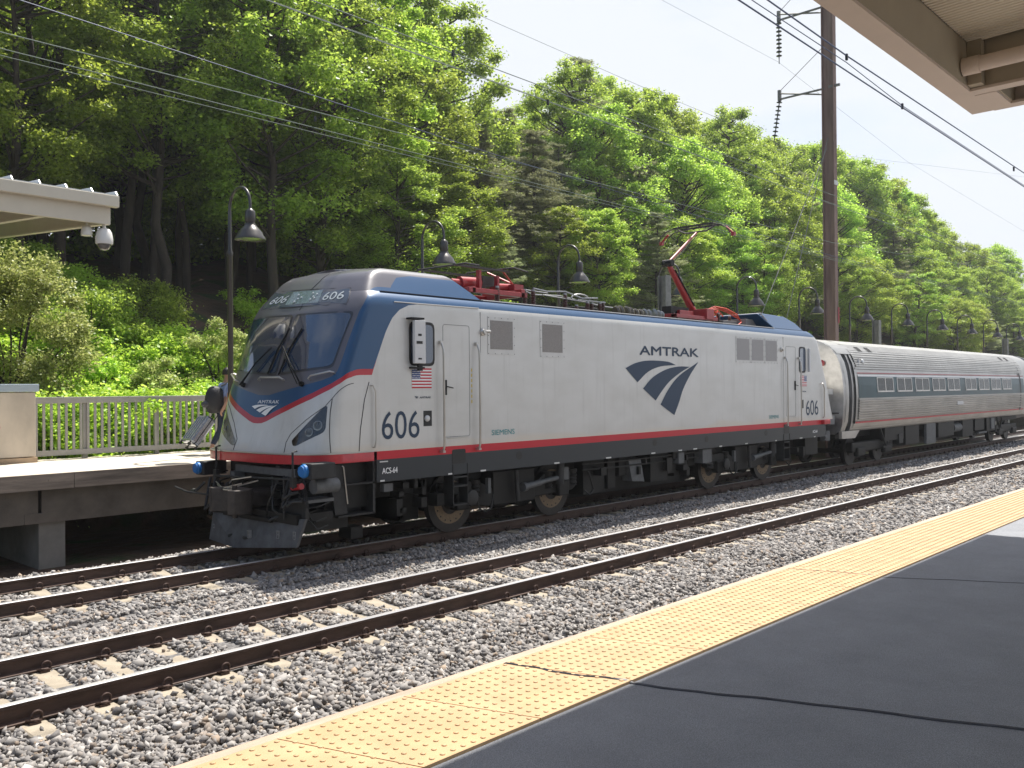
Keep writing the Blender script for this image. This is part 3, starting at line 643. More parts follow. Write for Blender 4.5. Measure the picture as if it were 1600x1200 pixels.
for (x0, x1, z0, z1) in ((12.42, 13.2, 3.44, 4.18), (13.97, 14.76, 3.42, 4.18), (22.12, 22.93, 3.44, 4.16), (22.97, 23.75, 3.44, 4.16), (23.79, 24.58, 3.44, 4.16)):
    v = sbox(x0, x1, z0, z1, 0, .008, silver, 'vent_frame'); i = .07 if x0 < 20 else .05
    sbox(x0+i, x1-i, z0+i*1.5, z1-i, .009, .013, meshm if x0 < 20 else mat('pale grille mesh', (.37, .36, .355), .7, .1, .25, 60), 'vent_mesh', v)
    m = MB(); k_ = 5
    for a_ in range(k_):
        f_ = a_/(k_-1)
        for z in (z0+.02, z1-.02): m.box(x0+.02+(x1-x0-.04)*f_-.007, x0+.02+(x1-x0-.04)*f_+.007, YS-.011, YS-.006, z-.007, z+.007)
        for x in (x0+.02, x1-.02): m.box(x-.007, x+.007, YS-.011, YS-.006, z0+.02+(z1-z0-.04)*f_-.007, z0+.02+(z1-z0-.04)*f_+.007)
    m.build('vent_bolts', steel_dark, v)
MB().lathe((12.28, YS, 3.87), (0, -1, 0), [(.075, 0), (.07, .03), (.045, .05), (.045, .09), (.0, .095)], 14).cyl((12.28, YS-.07, 3.88), (12.42, YS-.07, 3.88), .03).build('horn_cover', inox, loco, 40)
MB().lathe((24.82, YS, 3.87), (0, -1, 0), [(.075, 0), (.07, .03), (.045, .05), (.045, .09), (.0, .095)], 14).build('horn_cover', inox, loco, 40)
def flag(x0, x1, z0, z1, canton_left):
    m = MB(); h = (z1-z0)/13
    for i in range(13): m.box(x0, x1, YS-.005, YS+.002, z1-(i+1)*h, z1-i*h, 0 if i % 2 == 0 else 1)
    cw = (x1-x0)*.42; a, b_ = (x0, x0+cw) if canton_left else (x1-cw, x1)
    m.box(a, b_, YS-.0065, YS+.001, z1-7*h, z1, 2)
    for r_ in range(5):
        for c in range(6):
            x = a+cw*(c+.5)/6+(cw/24 if r_ % 2 else -cw/24); z = z1-7*h*(r_+.5)/5; m.box(x-.008, x+.008, YS-.008, YS, z-.008, z+.008, 1)
    m.build('flag_decal', [mat('flag red', (.5, .015, .03), .5), white, mat('flag blue', (.02, .05, .2), .5)], loco)
flag(10.48, 10.95, 2.79, 3.15, True); flag(26.08, 26.52, 2.78, 3.10, False)
RX, UZ = (1, 0, 0), (0, 0, 1)
text('606', (9.79, YS-.006, 1.90), RX, UZ, .86, .49, navy, loco, 'number', 0)
text('606', (26.45, YS-.006, 1.87), RX, UZ, .88, .47, navy, loco, 'number', 0)
text('SIEMENS', (12.51, YS-.006, 1.86), RX, UZ, .66, .105, teal, loco, 'lettering', .0)
text('SIEMENS', (24.02, YS-.006, 1.84), RX, UZ, .6, .1, teal, loco, 'lettering', .0)
text('AMTRAK', (17.55, YS-.006, 3.555), RX, UZ, 2.62, .205, navy, loco, 'lettering', .05)
emblem((16.97, YS-.006, 2.08), RX, UZ, 3.2, 1.34, navy, loco)
text('ACS-64', (9.79, YS-.006, 1.31), RX, UZ, .34, .10, white, loco, 'lettering', .03)
text('ACS-64', (26.9, YS-.006, 1.31), RX, UZ, .34, .09, white, loco, 'lettering', .03)
text('AMTRAK', (10.66, YS-.006, 2.605), RX, UZ, .27, .035, navy, loco, 'lettering', .03); emblem((10.54, YS-.006, 2.6), RX, UZ, .09, .045, navy, loco)
text('AMTRAK', (26.2, YS-.006, 2.60), RX, UZ, .27, .03, navy, loco, 'lettering', .03)
sbox(10.75, 10.95, 2.10, 2.38, 0, .004, black, 'socket_recess'); MB().lathe((10.83, YS-.0, 2.24), (0, -1, 0), [(.06, 0), (.055, .03), (.03, .05)], 10).build('brake_knob', panelm, loco)
sbox(26.12, 26.28, 2.10, 2.36, 0, .004, black, 'socket_recess')
for x in (12.22, 24.95): sbox(x, x+.008, 1.71, 4.25, 0, .002, steel_dark, 'body_joint')
for x0, x1, z0, z1 in ((11.45, 11.8, 1.37, 1.64), (24.95, 25.3, 1.37, 1.64)): rrect(x0, x1, z0, z1, .04, YS-.004, black, 'step_recess', loco)
for x, z in ((13.3, 1.42), (18.15, 1.44), (20.55, 1.41), (23.83, 1.44)): MB().lathe((x, YS+.002, z), (0, -1, 0), [(.085, 0), (.085, .006)], 18).build('jacking_hole', black, loco); 
MB().tube([(9.56, YS, 2.84), (9.56, YS-.06, 2.84), (9.62, YS-.06, 2.74), (9.62, YS-.06, 1.9), (9.6, YS-.05, 1.78), (9.6, YS, 1.78)], .016, 6).build('handrail', inox, loco, 50)
MB().tube([(27.5, YS+.02, 2.86), (27.55, YS-.06, 2.86), (27.66, YS-.06, 2.72), (27.68, YS-.05, 1.8), (27.68, YS, 1.78)], .02, 6).build('handrail', inox, loco, 50)
lab = mat('small white label', (.6, .6, .58), .6)
m = MB()
for x in (9.75, 11.35, 12.2, 14.4, 16.2, 18.0, 19.2, 19.9, 21.2, 22.6, 24.4, 26.0, 27.0): m.box(x, x+random.uniform(.08, .2), YS-.004, YS+.002, 1.175, 1.205)
m.box(9.74, 9.92, YS-.004, YS, 1.51, 1.53); m.build('labels', lab, loco)
# ---- front gear under the bumper
dkg = mat('dirty dark grey steel', (.030, .030, .031), .6, .2, .5, 7); mid = mat('grey painted box', (.11, .115, .12), .6, 0, .3, 8)
blu = mat('blue plastic cap', (.008, .14, .42), .5)
MB().box(8.75, 9.7, LC-1.45, LC+1.5, .75, 1.55).box(8.6, 9.0, LC-1.25, LC+1.3, 1.25, 1.5).build('buffer_frame', steel_dark, loco)
pl = MB(); P0 = [(14.85, .60), (12.05, .72), (12.2, .27), (13.85, .10), (14.9, .12)]
pl.prism(P0, lambda y, z: (7.95+.10*abs(y-13.6)+(.7-z)*-.12, y, z), lambda y, z: (8.0+.10*abs(y-13.6)+(.7-z)*-.12, y, z)); plow = pl.build('snow_plough', mat('plough grey', (.12, .125, .135), .55, .2, .45, 5), loco)
for y, z in ((14.75, .34), (13.44, .37), (12.68, .43), (12.27, .45)):
    m = MB()
    for dy, dz, w2, h2 in ((-.028, 0, .008, .13), (.028, 0, .008, .13), (0, .06, .06, .008), (0, -.06, .06, .008), (0, 0, .06, .008)): m.box(7.945+.10*abs(y-13.6)-(.7-z)*.12, 7.96+.10*abs(y-13.6), y+dy-w2/2, y+dy+w2/2, z+dz-h2/2, z+dz+h2/2)
    m.build('plough_mark', mat('worn white mark', (.28, .28, .28), .7), plow)
MB().box(8.05, 8.75, 12.2, 14.9, .62, .78).box(8.3, 9.2, 11.5+.9, 15, .45, .75).build('plough_bracket', steel_dark, loco)
# coupler
m = MB(); m.box(7.9, 8.9, 13.45, 13.95, .80, 1.08); cpm = mat('rusty coupler steel', (.06, .05, .045), .6, .3, .5, 9)
cp_ = m.build('coupler', cpm, loco, bevel=.04)
m = MB(); J = [(7.95, 13.35), (7.78, 13.22), (7.56, 13.24), (7.50, 13.36), (7.60, 13.46), (7.74, 13.50), (7.78, 13.66), (7.70, 13.84), (7.56, 13.98), (7.60, 14.14), (7.80, 14.12), (7.95, 14.0)]
m.prism([tuple(p) for p in smoothpoly(J)], lambda x, y: (x, y, .74), lambda x, y: (x, y, 1.14)); m.build('coupler_knuckle', cpm, cp_, 50, bevel=.015)
MB().cyl((7.64, 13.36, .68), (7.64, 13.36, 1.22), .045, n=12).build('knuckle_pin', cpm, cp_, 40); MB().box(8.0, 8.1, 12.9, 14.4, .6, .68).build('coupler_shelf', steel_dark, cp_, bevel=.01)
m = MB()
for i, (y0, z0, y1, z1) in enumerate(((14.3, 1.15, 13.5, 1.22), (14.35, 1.2, 13.3, 1.1), (14.2, 1.1, 13.0, 1.3), (13.9, 1.2, 13.2, 1.35))):
    m.tube([(7.85, y0, z0), (7.7, (y0+y1)/2, min(z0, z1)-.03+.04*i), (7.85, y1, z1)], .012, 5)
m.build('lifting_chain', inox, loco)
m = MB(); m.tube([(8.0, 12.25, 1.35), (8.0, 14.7, 1.27)], .018, 6)
for y in (12.25, 14.65): m.tube([(8.02, y, 1.2), (8.02, y, 1.78), (8.1, y, 1.80)], .018, 6); m.box(7.99, 8.06, y-.05, y+.05, 1.22, 1.38)
m.tube([(8.02, 12.5, 1.4), (8.02, 12.5, .7)], .018, 6); m.build('front_rail', dkg, loco)
MB().box(8.25, 8.32, 12.5, 14.4, 1.35, 1.47).build('step_board', mid, loco)
def cap(y, z, x=8.02): 
    h = MB().box(x+.08, x+.55, y-.16, y+.14, z-.13, z+.12).build('socket_housing', dkg, loco, bevel=.02); MB().lathe((x+.08, y, z), (-1, 0, 0), [(.11, 0), (.11, .05), (.095, .06), (.09, .085), (.03, .09)], 8).build('socket_cap', blu, h, 50)
cap(15.42, 1.36); cap(12.02, 1.49)
MB().box(8.15, 8.75, 11.62+.55, 12.55, .95, 1.0).cyl((8.3, 12.1, 1.22), (8.75, 12.1, 1.22), .12, n=14).box(8.3, 8.75, 12.15, 12.35, 1.38, 1.58).build('air_reservoir', mid, loco, 40)
MB().cyl((8.12, 12.4, 1.20), (8.12, 12.15, 1.24), .05, n=10).build('hose_coupling', redp, loco)
m = MB()
for y0, z0, y1, z1, sg in ((12.55, 1.35, 12.3, .98, .35), (12.5, 1.2, 12.1, 1.0, .3), (12.6, 1.1, 12.2, 1.15, .28), (14.9, 1.3, 14.6, .7, .4), (15.1, 1.2, 14.75, .75, .35), (14.3, .75, 13.9, .30, .1), (13.9, .3, 13.3, .62, .05), (13.0, .68, 12.7, .72, .12), (15.3, 1.1, 15.6, .95, .1)):
    m.tube([(8.15, y0, z0), (8.0, y0*.7+y1*.3, min(z0, z1)-.02), (7.95, (y0+y1)/2, min(z0, z1)-sg*.25), (8.0, y0*.3+y1*.7, min(z0, z1)), (8.1, y1, z1)], .028, 7)
m.build('air_hose', black, loco, 60)
rr_ = random.Random(5)
for i in range(16):
    y0 = rr_.choice((rr_.uniform(12.2, 13.1), rr_.uniform(14.2, 15.3))); y1 = y0+rr_.uniform(-.5, .5); z0 = rr_.uniform(1.0, 1.45); z1 = rr_.uniform(.6, 1.0); x_ = rr_.uniform(8.05, 8.35)
    MB().tube([(x_+.2, y0, z0), (x_, y0, z0-.05), (x_-.08, (y0+y1)/2, (z0+z1)/2-rr_.uniform(.1, .3)), (x_, y1, z1-.05), (x_+.2, y1, z1)], rr_.uniform(.010, .022), 6).build('cable', rr_.choice((black, black, dkg)), loco, 60)
for i in range(14):
    y0 = rr_.uniform(12.1, 15.1); z0 = rr_.uniform(.8, 1.4); x_ = rr_.uniform(8.1, 8.4); w3 = rr_.uniform(.04, .14)
    MB().box(x_, x_+.2, y0, y0+w3, z0, z0+rr_.uniform(.05, .16)).build('bracket', rr_.choice((dkg, steel_dark, mid)), loco, bevel=.006)
m = MB(); m.tube([(7.95, 14.7, .93), (7.8, 15.3, .96), (7.8, 15.75, 1.02)], .018, 6); m.build('uncoupling_lever', dkg, loco); m = MB(); m.tube([(8.1, 12.7, .92), (8.1, 11.9+.3, 1.02), (8.1, 12.12, 1.05)], .02, 6); m.box(8.14, 8.2, 12.08, 12.75, .70, 1.0); m.build('uncoupling_lever', dkg, loco)
# corner steps on the near side
m = MB(); P1 = [(8.72, 1.52), (8.98, 1.52), (9.1, .70), (8.86, .68)]
m.prism([(s_-.0, z) for s_, z in P1], lambda x, z: (x, 12.28, z), lambda x, z: (x, 12.33, z))
m.box(8.9, 9.66, 12.25, 12.6, .64, .67); m.box(9.0, 9.66, 12.25, 12.6, 1.16, 1.19); m.box(9.62, 9.67, 12.25, 12.6, .64, 1.55); m.box(9.0, 9.66, 12.58, 12.62, .64, 1.55); m.build('corner_steps', dkg, loco)
MB().tube([(8.97, 12.24, 1.5), (9.0, 12.24, 1.48), (9.08, 12.24, .86)], .012, 5).build('grab_bar', inox, loco)
MB().box(9.9, 10.1, 12.3, 12.4, .98, 1.12).build('junction_box', mid, loco); MB().box(9.3, 9.55, 12.45, 12.8, .22, .42).build('junction_box', steel_dark, loco)
for sx, nm in ((11.66, 'near'), (25.12, 'rear')):
    m = MB()
    for z in (.58, .93, 1.1): m.box(sx-.2, sx+.2, 12.2, 12.45, z, z+.03)
    for x in (sx-.2, sx+.18): m.box(x, x+.02, 12.2, 12.45, .56, 1.36)
    m.build('door_steps', dkg, loco)
# ---- bogies and wheels
brk = mat('worn brake disc', (.27, .20, .13), .5, .4, .3, 20); tyre = mat('wheel steel', (.05, .045, .042), .5, .5, .3, 10)
def wheelset(x, par, r=.56, y0=YN2, y1=YF2, disc=True):
    w0 = None
    for yy, sg in ((y0, -1), (y1, 1)):
        prof = [(.10, -.10), (.16, -.10), (.18, -.02), (r-.13, -.01), (r-.10, -.06), (r, -.07), (r+.005, .055), (r+.03, .07), (r+.03, .1), (r-.1, .1), (.15, .06), (.1, .1)]
        wh = MB().lathe((x, yy, r), (0, -sg, 0), [(a, -b_) for a, b_ in prof], 40).build('wheel', tyre, par, 30)
        if disc and sg < 0:
            yb = yy-.085; m = MB(); n_ = 40
            G = [[(x+rr*math.cos(2*PI*i/n_), yb+dy, r+rr*math.sin(2*PI*i/n_)) for i in range(n_)] for rr, dy in ((.24, .0), (.24, -.012), (.425, -.012), (.43, 0))]
            m.grid(G, wrap=True); d = m.build('brake_disc', brk, wh, 30); m = MB()
            for i in range(16): a_ = 2*PI*i/16; m.lathe((x+.37*math.cos(a_), yb-.012, r+.37*math.sin(a_)), (0, -1, 0), [(.018, 0), (.018, .004)], 8)
            m.build('disc_holes', black, d)
    MB().cyl((x, y0, r), (x, y1, r), .09, n=12).build('axle', tyre, par)
bog = []
for bx, in ((13.5,), (23.3,)):
    xs_ = (12.0, 15.05) if bx < 20 else (21.75, 24.85)
    fr = MB(); y_ = 12.5
    fr.prism([(xs_[0]-.55, .62), (xs_[0]-.45, .95), (xs_[0]+.5, .95), (xs_[0]+1.0, .72), (xs_[1]-1.0, .72), (xs_[1]-.5, .95), (xs_[1]+.45, .95), (xs_[1]+.55, .62), (xs_[1]+.4, .52), (xs_[0]+.8, .42), (xs_[0]-.35, .55)], lambda x, z: (x, y_+.08, z), lambda x, z: (x, y_+.28, z))
    fr.box(xs_[0]+.9, xs_[1]-.9, y_+.05, y_+.5, .42, 1.1); bf = fr.build('bogie_frame', steel_dark, loco, bevel=.02)
    for x in xs_: wheelset(x, loco)
    for x in xs_:
        for dx in (-.42, .42): MB().lathe((x+dx, y_+.12, .62), (0, 0, 1), [(.12, 0), (.10, .03), (.12, .06), (.10, .1), (.12, .14), (.10, .18), (.12, .22), (.10, .26), (.12, .30), (.12, .36)], 12).build('suspension_spring', steel_dark, bf, 40)
    MB().box(xs_[0]-.6, xs_[1]+.6, 14.75, 14.95, .40, .98).build('bogie_frame', steel_dark, loco)  # far frame and motors put in to block sunlit ballast showing under the body
    for x in (xs_[0]+.55, xs_[1]-.55): MB().cyl((x, 13.2, .62), (x, 14.2, .62), .42, n=16).build('traction_motor', steel_dark, loco, 40)
    MB().box(xs_[0]-1.1, xs_[0]-.62, 13.1, 14.7, .28, .8).box(xs_[0]-1.1, xs_[0]-1.0, 13.1, 14.7, .3, .9).build('sand_box', steel_dark, loco)
    for x in xs_: MB().box(x-.17, x+.17, y_-.02, y_+.2, .43, .75).build('axle_box', steel_dark, bf, bevel=.03)
    x = (xs_[0]+xs_[1])/2-.1
    MB().cyl((x+.35, y_-.05, .74), (x+.8, y_-.05, .79), .065, n=12).cyl((x+.8, y_-.05, .79), (x+1.35, y_-.05, .84), .05, n=12).cyl((x+.25, y_-.05, .73), (x+.35, y_-.05, .74), .09, n=12).build('damper', mid, bf, 40)
    MB().cyl((x+.03, y_-.06, 1.1), (x+.08, y_-.06, .48), .05, n=10).cyl((x+1.45, y_-.06, 1.15), (x+1.42, y_-.06, .7), .09, n=10).build('damper', dkg, bf, 40)
    m = MB(); m.tube([(xs_[0]+.28, y_-.1, .6), (xs_[0]+.35, y_-.12, .42), (xs_[0]+.5, y_-.12, .35), (xs_[0]+.66, y_-.12, .42), (xs_[0]+.74, y_-.1, .68)], .02, 6)
    m.tube([(xs_[1]+.75, y_-.1, .9), (xs_[1]+.9, y_-.12, .5), (xs_[1]+.75, y_-.12, .38), (xs_[1]+.6, y_-.1, .5)], .02, 6); m.build('air_hose', black, bf)
    MB().lathe((xs_[0]+.17, y_-.06, .66), (0, -1, 0), [(.15, 0), (.15, .05), (.1, .07)], 18).build('hub_cover', dkg, bf, 30)
    MB().box(xs_[0]+.62, xs_[0]+.70, y_-.08, y_, .7, 1.0).build('sensor_box', mid, bf); MB().box(xs_[1]-.05, xs_[1]+.1, y_-.06, y_, .78, 1.05).build('sensor_box', mid, bf)
# underfloor gear
m = MB(); ub = [(15.9, 16.7, .35), (16.75, 17.05, .42), (17.1, 17.4, .7), (18.35, 19.1, .45), (19.15, 19.5, .6), (19.55, 20.2, .5), (20.25, 20.6, .72)]
for a_, b_, z in ub: m.box(a_, b_, 12.45+random.uniform(0, .2), 14.9, z, 1.2)
m.box(9.7, 27.6, 12.9, 14.9, .8, 1.25); m.box(15.85, 20.9, 13.1, 14.7, .24, .85); m.build('underfloor_equipment_and_blocker', steel_dark, loco, bevel=.01)  # low middle box added to block the sunlit ballast beyond
m = MB(); m.hexa([(17.5, 12.42, .55), (18.0, 12.42, .5), (18.0, 12.7, .5), (17.5, 12.7, .55), (17.35, 12.42, 1.08), (17.85, 12.42, 1.08), (17.85, 12.7, 1.08), (17.35, 12.7, 1.08)]); m.build('equipment_cover', mid, loco)
MB().box(19.35, 19.6, 12.3, 12.5, .85, 1.12).build('equipment_cover', mid, loco); MB().box(20.5, 20.95, 12.3, 12.55, .78, 1.14).build('equipment_cover', mid, loco)
for i in range(22):
    x = random.choice((random.uniform(15.8, 21), random.uniform(10, 11.2), random.uniform(25.6, 27.4))); z = random.uniform(.5, 1.0); MB().box(x, x+random.uniform(.05, .25), 12.35, 12.6, z, z+random.uniform(.08, .35)).build('underfloor_box', steel_dark, loco)
m = MB()
for z in (.95, 1.08): m.tube([(15.6, 12.42, z), (17, 12.40, z-.02), (21, 12.42, z)], .02, 6)
m.build('brake_pipe', dkg, loco)
MB().box(27.0, 27.9, 12.5, 14.9, .6, 1.5).box(27.85, 28.3, 13.4, 13.9, .8, 1.1).build('rear_buffer_frame', steel_dark, loco)
MB().box(27.55, 28.0, 12.1, 15.4, 1.56, 1.7).build('bumper_beam', redp, loco, bevel=.02)
# ---- roof equipment
brn = mat('brown ribbed insulator', (.085, .028, .022), .3, coat=.4)
def insul(x, y, z0, h, r=.06, par=loco, mt=None, nm='insulator'):
    n_ = max(3, int(h/.035)); pr = []
    for i in range(n_): a_ = h*i/n_; pr += [(r*.62, a_), (r, a_+h/n_*.35), (r, a_+h/n_*.6), (r*.62, a_+h/n_*.9)]
    pr += [(r*.7, h), (r*.7, h+.03), (0.02, h+.03)]
    o = MB().lathe((x, y, z0), (0, 0, 1), pr, 14).build(nm, mt or brn, par, 50); return o
gb = mat('grey busbar', (.30, .30, .30), .4, .7)
for x, y, h in ((13.78, 13.25, .40), (14.66, 13.25, .40), (15.0, 13.3, .42), (16.12, 13.3, .42), (13.5, 14.6, .4), (14.7, 14.6, .4), (15.9, 14.4, .3), (16.96, 13.3, .28), (17.19, 13.35, .28), (17.45, 13.3, .30), (17.7, 13.4, .34), (16.54, 13.3, .18), (23.1, 13.3, .36), (23.75, 13.3, .30), (22.3, 14.4, .3), (24.3, 14.3, .3)):
    insul(x, y, 4.5, h); MB().cyl((x, y, 4.5+h+.03), (x, y, 4.5+h+.07), .045, n=10).build('insulator_cap', gb, loco)
MB().box(15.75, 16.35, 13.5, 14.3, 4.5, 4.68).box(16.3, 16.6, 13.2, 13.6, 4.5, 4.62).box(17.1, 17.9, 13.7, 14.4, 4.5, 4.78).build('roof_box', dkg, loco, bevel=.02)
m = MB(); m.tube([(15.0, 13.3, 5.02), (15.6, 13.4, 5.0), (16.12, 13.3, 5.03), (17.0, 13.5, 4.95), (17.5, 13.4, 4.98)], .018, 6); m.tube([(14.9, 13.7, 5.06), (15.5, 13.75, 4.95), (16.4, 13.7, 4.98), (18.2, 13.8, 4.85), (21, 13.9, 4.8)], .016, 6)
m.tube([(14.8, 14.0, 5.1), (16.2, 13.9, 5.04)], .016, 6); m.tube([(15.2, 13.2, 4.88), (16.9, 13.3, 4.83)], .014, 6)
m.tube([(16.95+.35*math.cos(t), 13.5, 4.92+.12*math.sin(t)) for t in np.linspace(0, PI, 9)], .02, 6); m.box(16.6, 17.7, 13.3, 13.5, 4.86, 4.89); m.build('busbar', gb, loco, 60)
m = MB()
for i, (x, r_) in enumerate(((18.12, .15), (18.28, .17), (18.55, .17), (18.72, .15), (18.95, .13), (19.15, .13))): m.lathe((x, 13.3, 4.68), (1, -.25, .12), [(.03, -.05), (r_*.8, -.04), (r_, 0), (r_*.8, .05), (.03, .09)], 14)
m.build('roof_drums', mat('olive brown glass insulator', (.12, .10, .07), .3, coat=.5), loco, 40)
m = MB()
for x, r_ in ((19.35, .13), (19.55, .12), (19.8, .15), (20.0, .13), (20.15, .11)): m.lathe((x, 13.3, 4.70), (1, -.25, .12), [(.03, -.04), (r_*.8, -.03), (r_, 0), (r_*.8, .03), (.03, .06)], 14)
m.build('roof_drums', gb, loco, 40)
m = MB(); m.box(24.0, 24.7, 12.9, 14.6, 4.5, 4.78); m.box(23.2, 24.2, 13.2, 14.4, 4.5, 4.72); m.build('roof_box', mat('grey roof cabinet', (.22, .21, .20), .6), loco, bevel=.01)
for s_, z in ((24.8, 4.9),): MB().tube([(24.85, 12.5, 4.5), (24.55, 12.55, 4.75), (24.35, 12.6, 4.93), (24.35, 14.9, 4.93)], .03, 6).build('hood_rim', gb, loco)
panr = mat('red pantograph paint', (.36, .022, .025), .4, .1, .2, 14, coat=.3); panb = mat('faded pink pantograph tube', (.50, .16, .15), .4, .1, .2, 14); carb = mat('carbon strip', (.05, .042, .038), .6)
# lowered front pantograph (folded, knee towards the front)
pg = MB(); pg.box(12.9, 14.7, 13.2, 13.32, 4.78, 4.88); pg.box(12.9, 14.7, 14.3, 14.42, 4.78, 4.88); pg.box(14.5, 14.62, 13.2, 14.42, 4.78, 4.95); pg.box(13.0, 13.1, 13.2, 14.42, 4.78, 4.9)
pgb = pg.build('pantograph_base', panr, loco, bevel=.01)
for y_p in (13.3,): MB().box(13.3, 13.36, y_p, y_p+.1, 4.85, 5.28).build('pantograph_bracket', panr, pgb); MB().box(13.85, 13.91, y_p, y_p+.1, 4.85, 5.2).build('pantograph_bracket', panr, pgb)
MB().cyl((13.0, 13.6, 5.01), (13.56, 13.6, 5.03), .13, n=16).cyl((12.75, 13.6, 5.0), (13.0, 13.6, 5.0), .08, n=12).build('pantograph_spring', panr, pgb, 40)
MB().cyl((14.15, 13.75, 5.02), (14.85, 13.75, 5.05), .085, n=14).box(14.6, 14.9, 13.5, 13.9, 4.92, 5.1).build('pantograph_actuator', panr, pgb, 40)
m = MB()
for a_, b_ in (((14.08, 13.4, 5.36), (14.82, 13.75, 5.12)), ((14.55, 14.3, 5.42), (14.86, 13.8, 5.14))): m.cyl(a_, b_, .022, n=8)
m.build('pantograph_arm', panr, pgb); m = MB()
for y in (13.3, 14.4): m.box(12.55, 14.2, y-.03, y+.03, 5.30, 5.34)
m.tube([(14.15, 12.7, 5.25), (14.15, 13.1, 5.38), (14.15, 14.5, 5.40), (14.15, 14.9, 5.28)], .02, 6); m.tube([(12.7, 12.7, 5.25), (12.7, 13.1, 5.34), (12.7, 14.5, 5.34), (12.7, 14.9, 5.25)], .02, 6); m.box(13.6, 14.0, 13.5, 14.1, 5.0, 5.2); m.build('collector_head', carb, pgb)
# raised rear pantograph
pb = MB(); pb.box(20.7, 23.0, 13.25, 13.37, 4.68, 4.78); pb.box(20.7, 23.0, 14.1, 14.22, 4.68, 4.78); pb.box(22.3, 22.7, 13.2, 14.3, 4.7, 5.0); pb.box(20.7, 20.82, 13.25, 14.2, 4.68, 4.78); pb.box(21.3, 22.0, 13.45, 13.7, 4.72, 4.92)
pbb = pb.build('pantograph_base', panr, loco, bevel=.01)
for x in (20.9, 22.8):
    for y in (13.3, 14.16): insul(x, y, 4.5, .15, .05, pbb)
MB().cyl((22.45, 13.72, 4.93), (21.25, 13.7, 6.05), .11, .085, n=10).cyl((21.27, 13.7, 6.03), (21.08, 13.7, 6.26), .075, n=10).build('lower_arm', panr, pbb, 40)
MB().cyl((21.10, 13.7, 6.22), (22.62, 13.7, 7.26), .05, .035, n=10).build('upper_arm', panb, pbb, 40)
MB().cyl((21.1, 13.55, 6.22), (21.1, 13.85, 6.22), .10, n=12).cyl((21.3, 13.6, 6.05), (22.3, 13.6, 5.1), .02, n=6).cyl((21.0, 13.6, 6.1), (22.5, 13.62, 7.15), .014, n=6).box(21.0, 21.9, 13.55, 13.85, 4.72, 5.02).build('pantograph_joint', steel_dark, pbb, 40)
hd = MB()
for x in (22.42, 22.78):
    hd.box(x-.03, x+.03, 13.05, 14.35, 7.40, 7.45)
    hd.tube([(x, 13.05, 7.42), (x, 12.8, 7.36), (x, 12.6, 7.22), (x, 12.52, 7.08)], .018, 6); hd.tube([(x, 14.35, 7.42), (x, 14.6, 7.36), (x, 14.8, 7.22), (x, 14.88, 7.08)], .018, 6)
for y in (13.1, 13.5, 13.9, 14.3): hd.box(22.4, 22.8, y-.015, y+.015, 7.38, 7.41)
hd.tube([(22.6, 13.1, 7.38), (22.6, 13.35, 7.27), (22.6, 14.05, 7.27), (22.6, 14.3, 7.38)], .025, 6); hh = hd.build('collector_head', carb, pbb)
MB().cyl((22.6, 12.74, 7.30), (22.6, 12.52, 7.10), .035, n=8).cyl((22.6, 14.66, 7.30), (22.6, 14.88, 7.10), .035, n=8).box(22.55, 22.65, 12.46, 12.56, 7.02, 7.12).box(22.55, 22.65, 14.84, 14.94, 7.02, 7.12).build('horn_tip', panr, hh)
m = MB()
for k_ in range(3): m.tube([(22.4+.1*k_, 13.35+.1*k_, 4.95), (22.9+.1*k_, 13.3, 5.10-.03*k_), (23.4, 13.2, 5.06-.05*k_), (23.85, 13.1, 4.9-.05*k_), (23.9, 13.0, 4.68), (23.6, 12.95, 4.57)], .018, 6)
for k_ in range(7): x = random.uniform(22.3, 23.3); m.tube([(x, 13.3, 4.75), (x+.2, 13.4, 5.02), (x+.45, 13.35, 4.85)], .02, 6)
m.build('pantograph_cable', mat('orange red cable', (.62, .07, .03), .5), pbb, 60)
# ================================================================== COACH
AX0, AX1 = 29.05, 54.6; AC = 13.72
coach = thing('passenger_coach', 'ribbed stainless steel passenger coach with blue window band coupled behind the locomotive', 'railway coach', (41, AC, 0))
# cross section half profile (dy from centre, z)
CP = [(1.42, 1.24), (1.50, 1.30), (1.56, 1.5), (1.60, 1.9), (1.62, 2.35), (1.61, 2.8), (1.57, 3.15), (1.50, 3.5), (1.38, 3.8), (1.2, 4.03), (.95, 4.22), (.6, 4.35), (.25, 4.41), (0, 4.42)]
def cprof(z): return float(np.interp(z, [p[1] for p in CP[:9]], [p[0] for p in CP[:9]]))
stl = mat('stainless steel', (.47, .46, .44), .36, .75, .22, 1.6, stretch=(.4, 1, 1)); endm = mat('dull stainless end wall', (.46, .45, .44), .30, .75, .35, 2.6)
stl2 = mat('stained lower stainless', (.52, .49, .45), .42, .55, .3, 1.3, stretch=(.4, 1, 1))
def section(n_=1):
    out = []
    for i in range(len(CP)-1):
        out.append(CP[i])
    out.append(CP[-1]); return out
def cbody(x0, x1, mt, nm, inset=0., z0=1.24):
    P = [(dy-inset, z-inset*.6) for dy, z in CP if z >= z0]; loop = [(-dy, z) for dy, z in P]+[(dy, z) for dy, z in reversed(P[:-1])]
    m = MB(); m.grid([[(x, AC+a_, z) for a_, z in loop] for x in (x0, x1)]); k = len(loop); m.f += [tuple(range(k)), tuple(reversed(range(k, 2*k)))]; m.m += [1, 1]
    return m.build(nm, [mt, endm], coach, 30)
cbody(AX0+.75, AX1-.75, stl, 'body', .012)
e1 = cbody(AX0, AX0+.18, endm, 'end_wall', .0); cbody(AX1-.18, AX1, endm, 'end_wall', .0)
cbody(AX0+.05, AX0+.8, black, 'vestibule', .14); cbody(AX1-.8, AX1-.05, black, 'vestibule', .14)
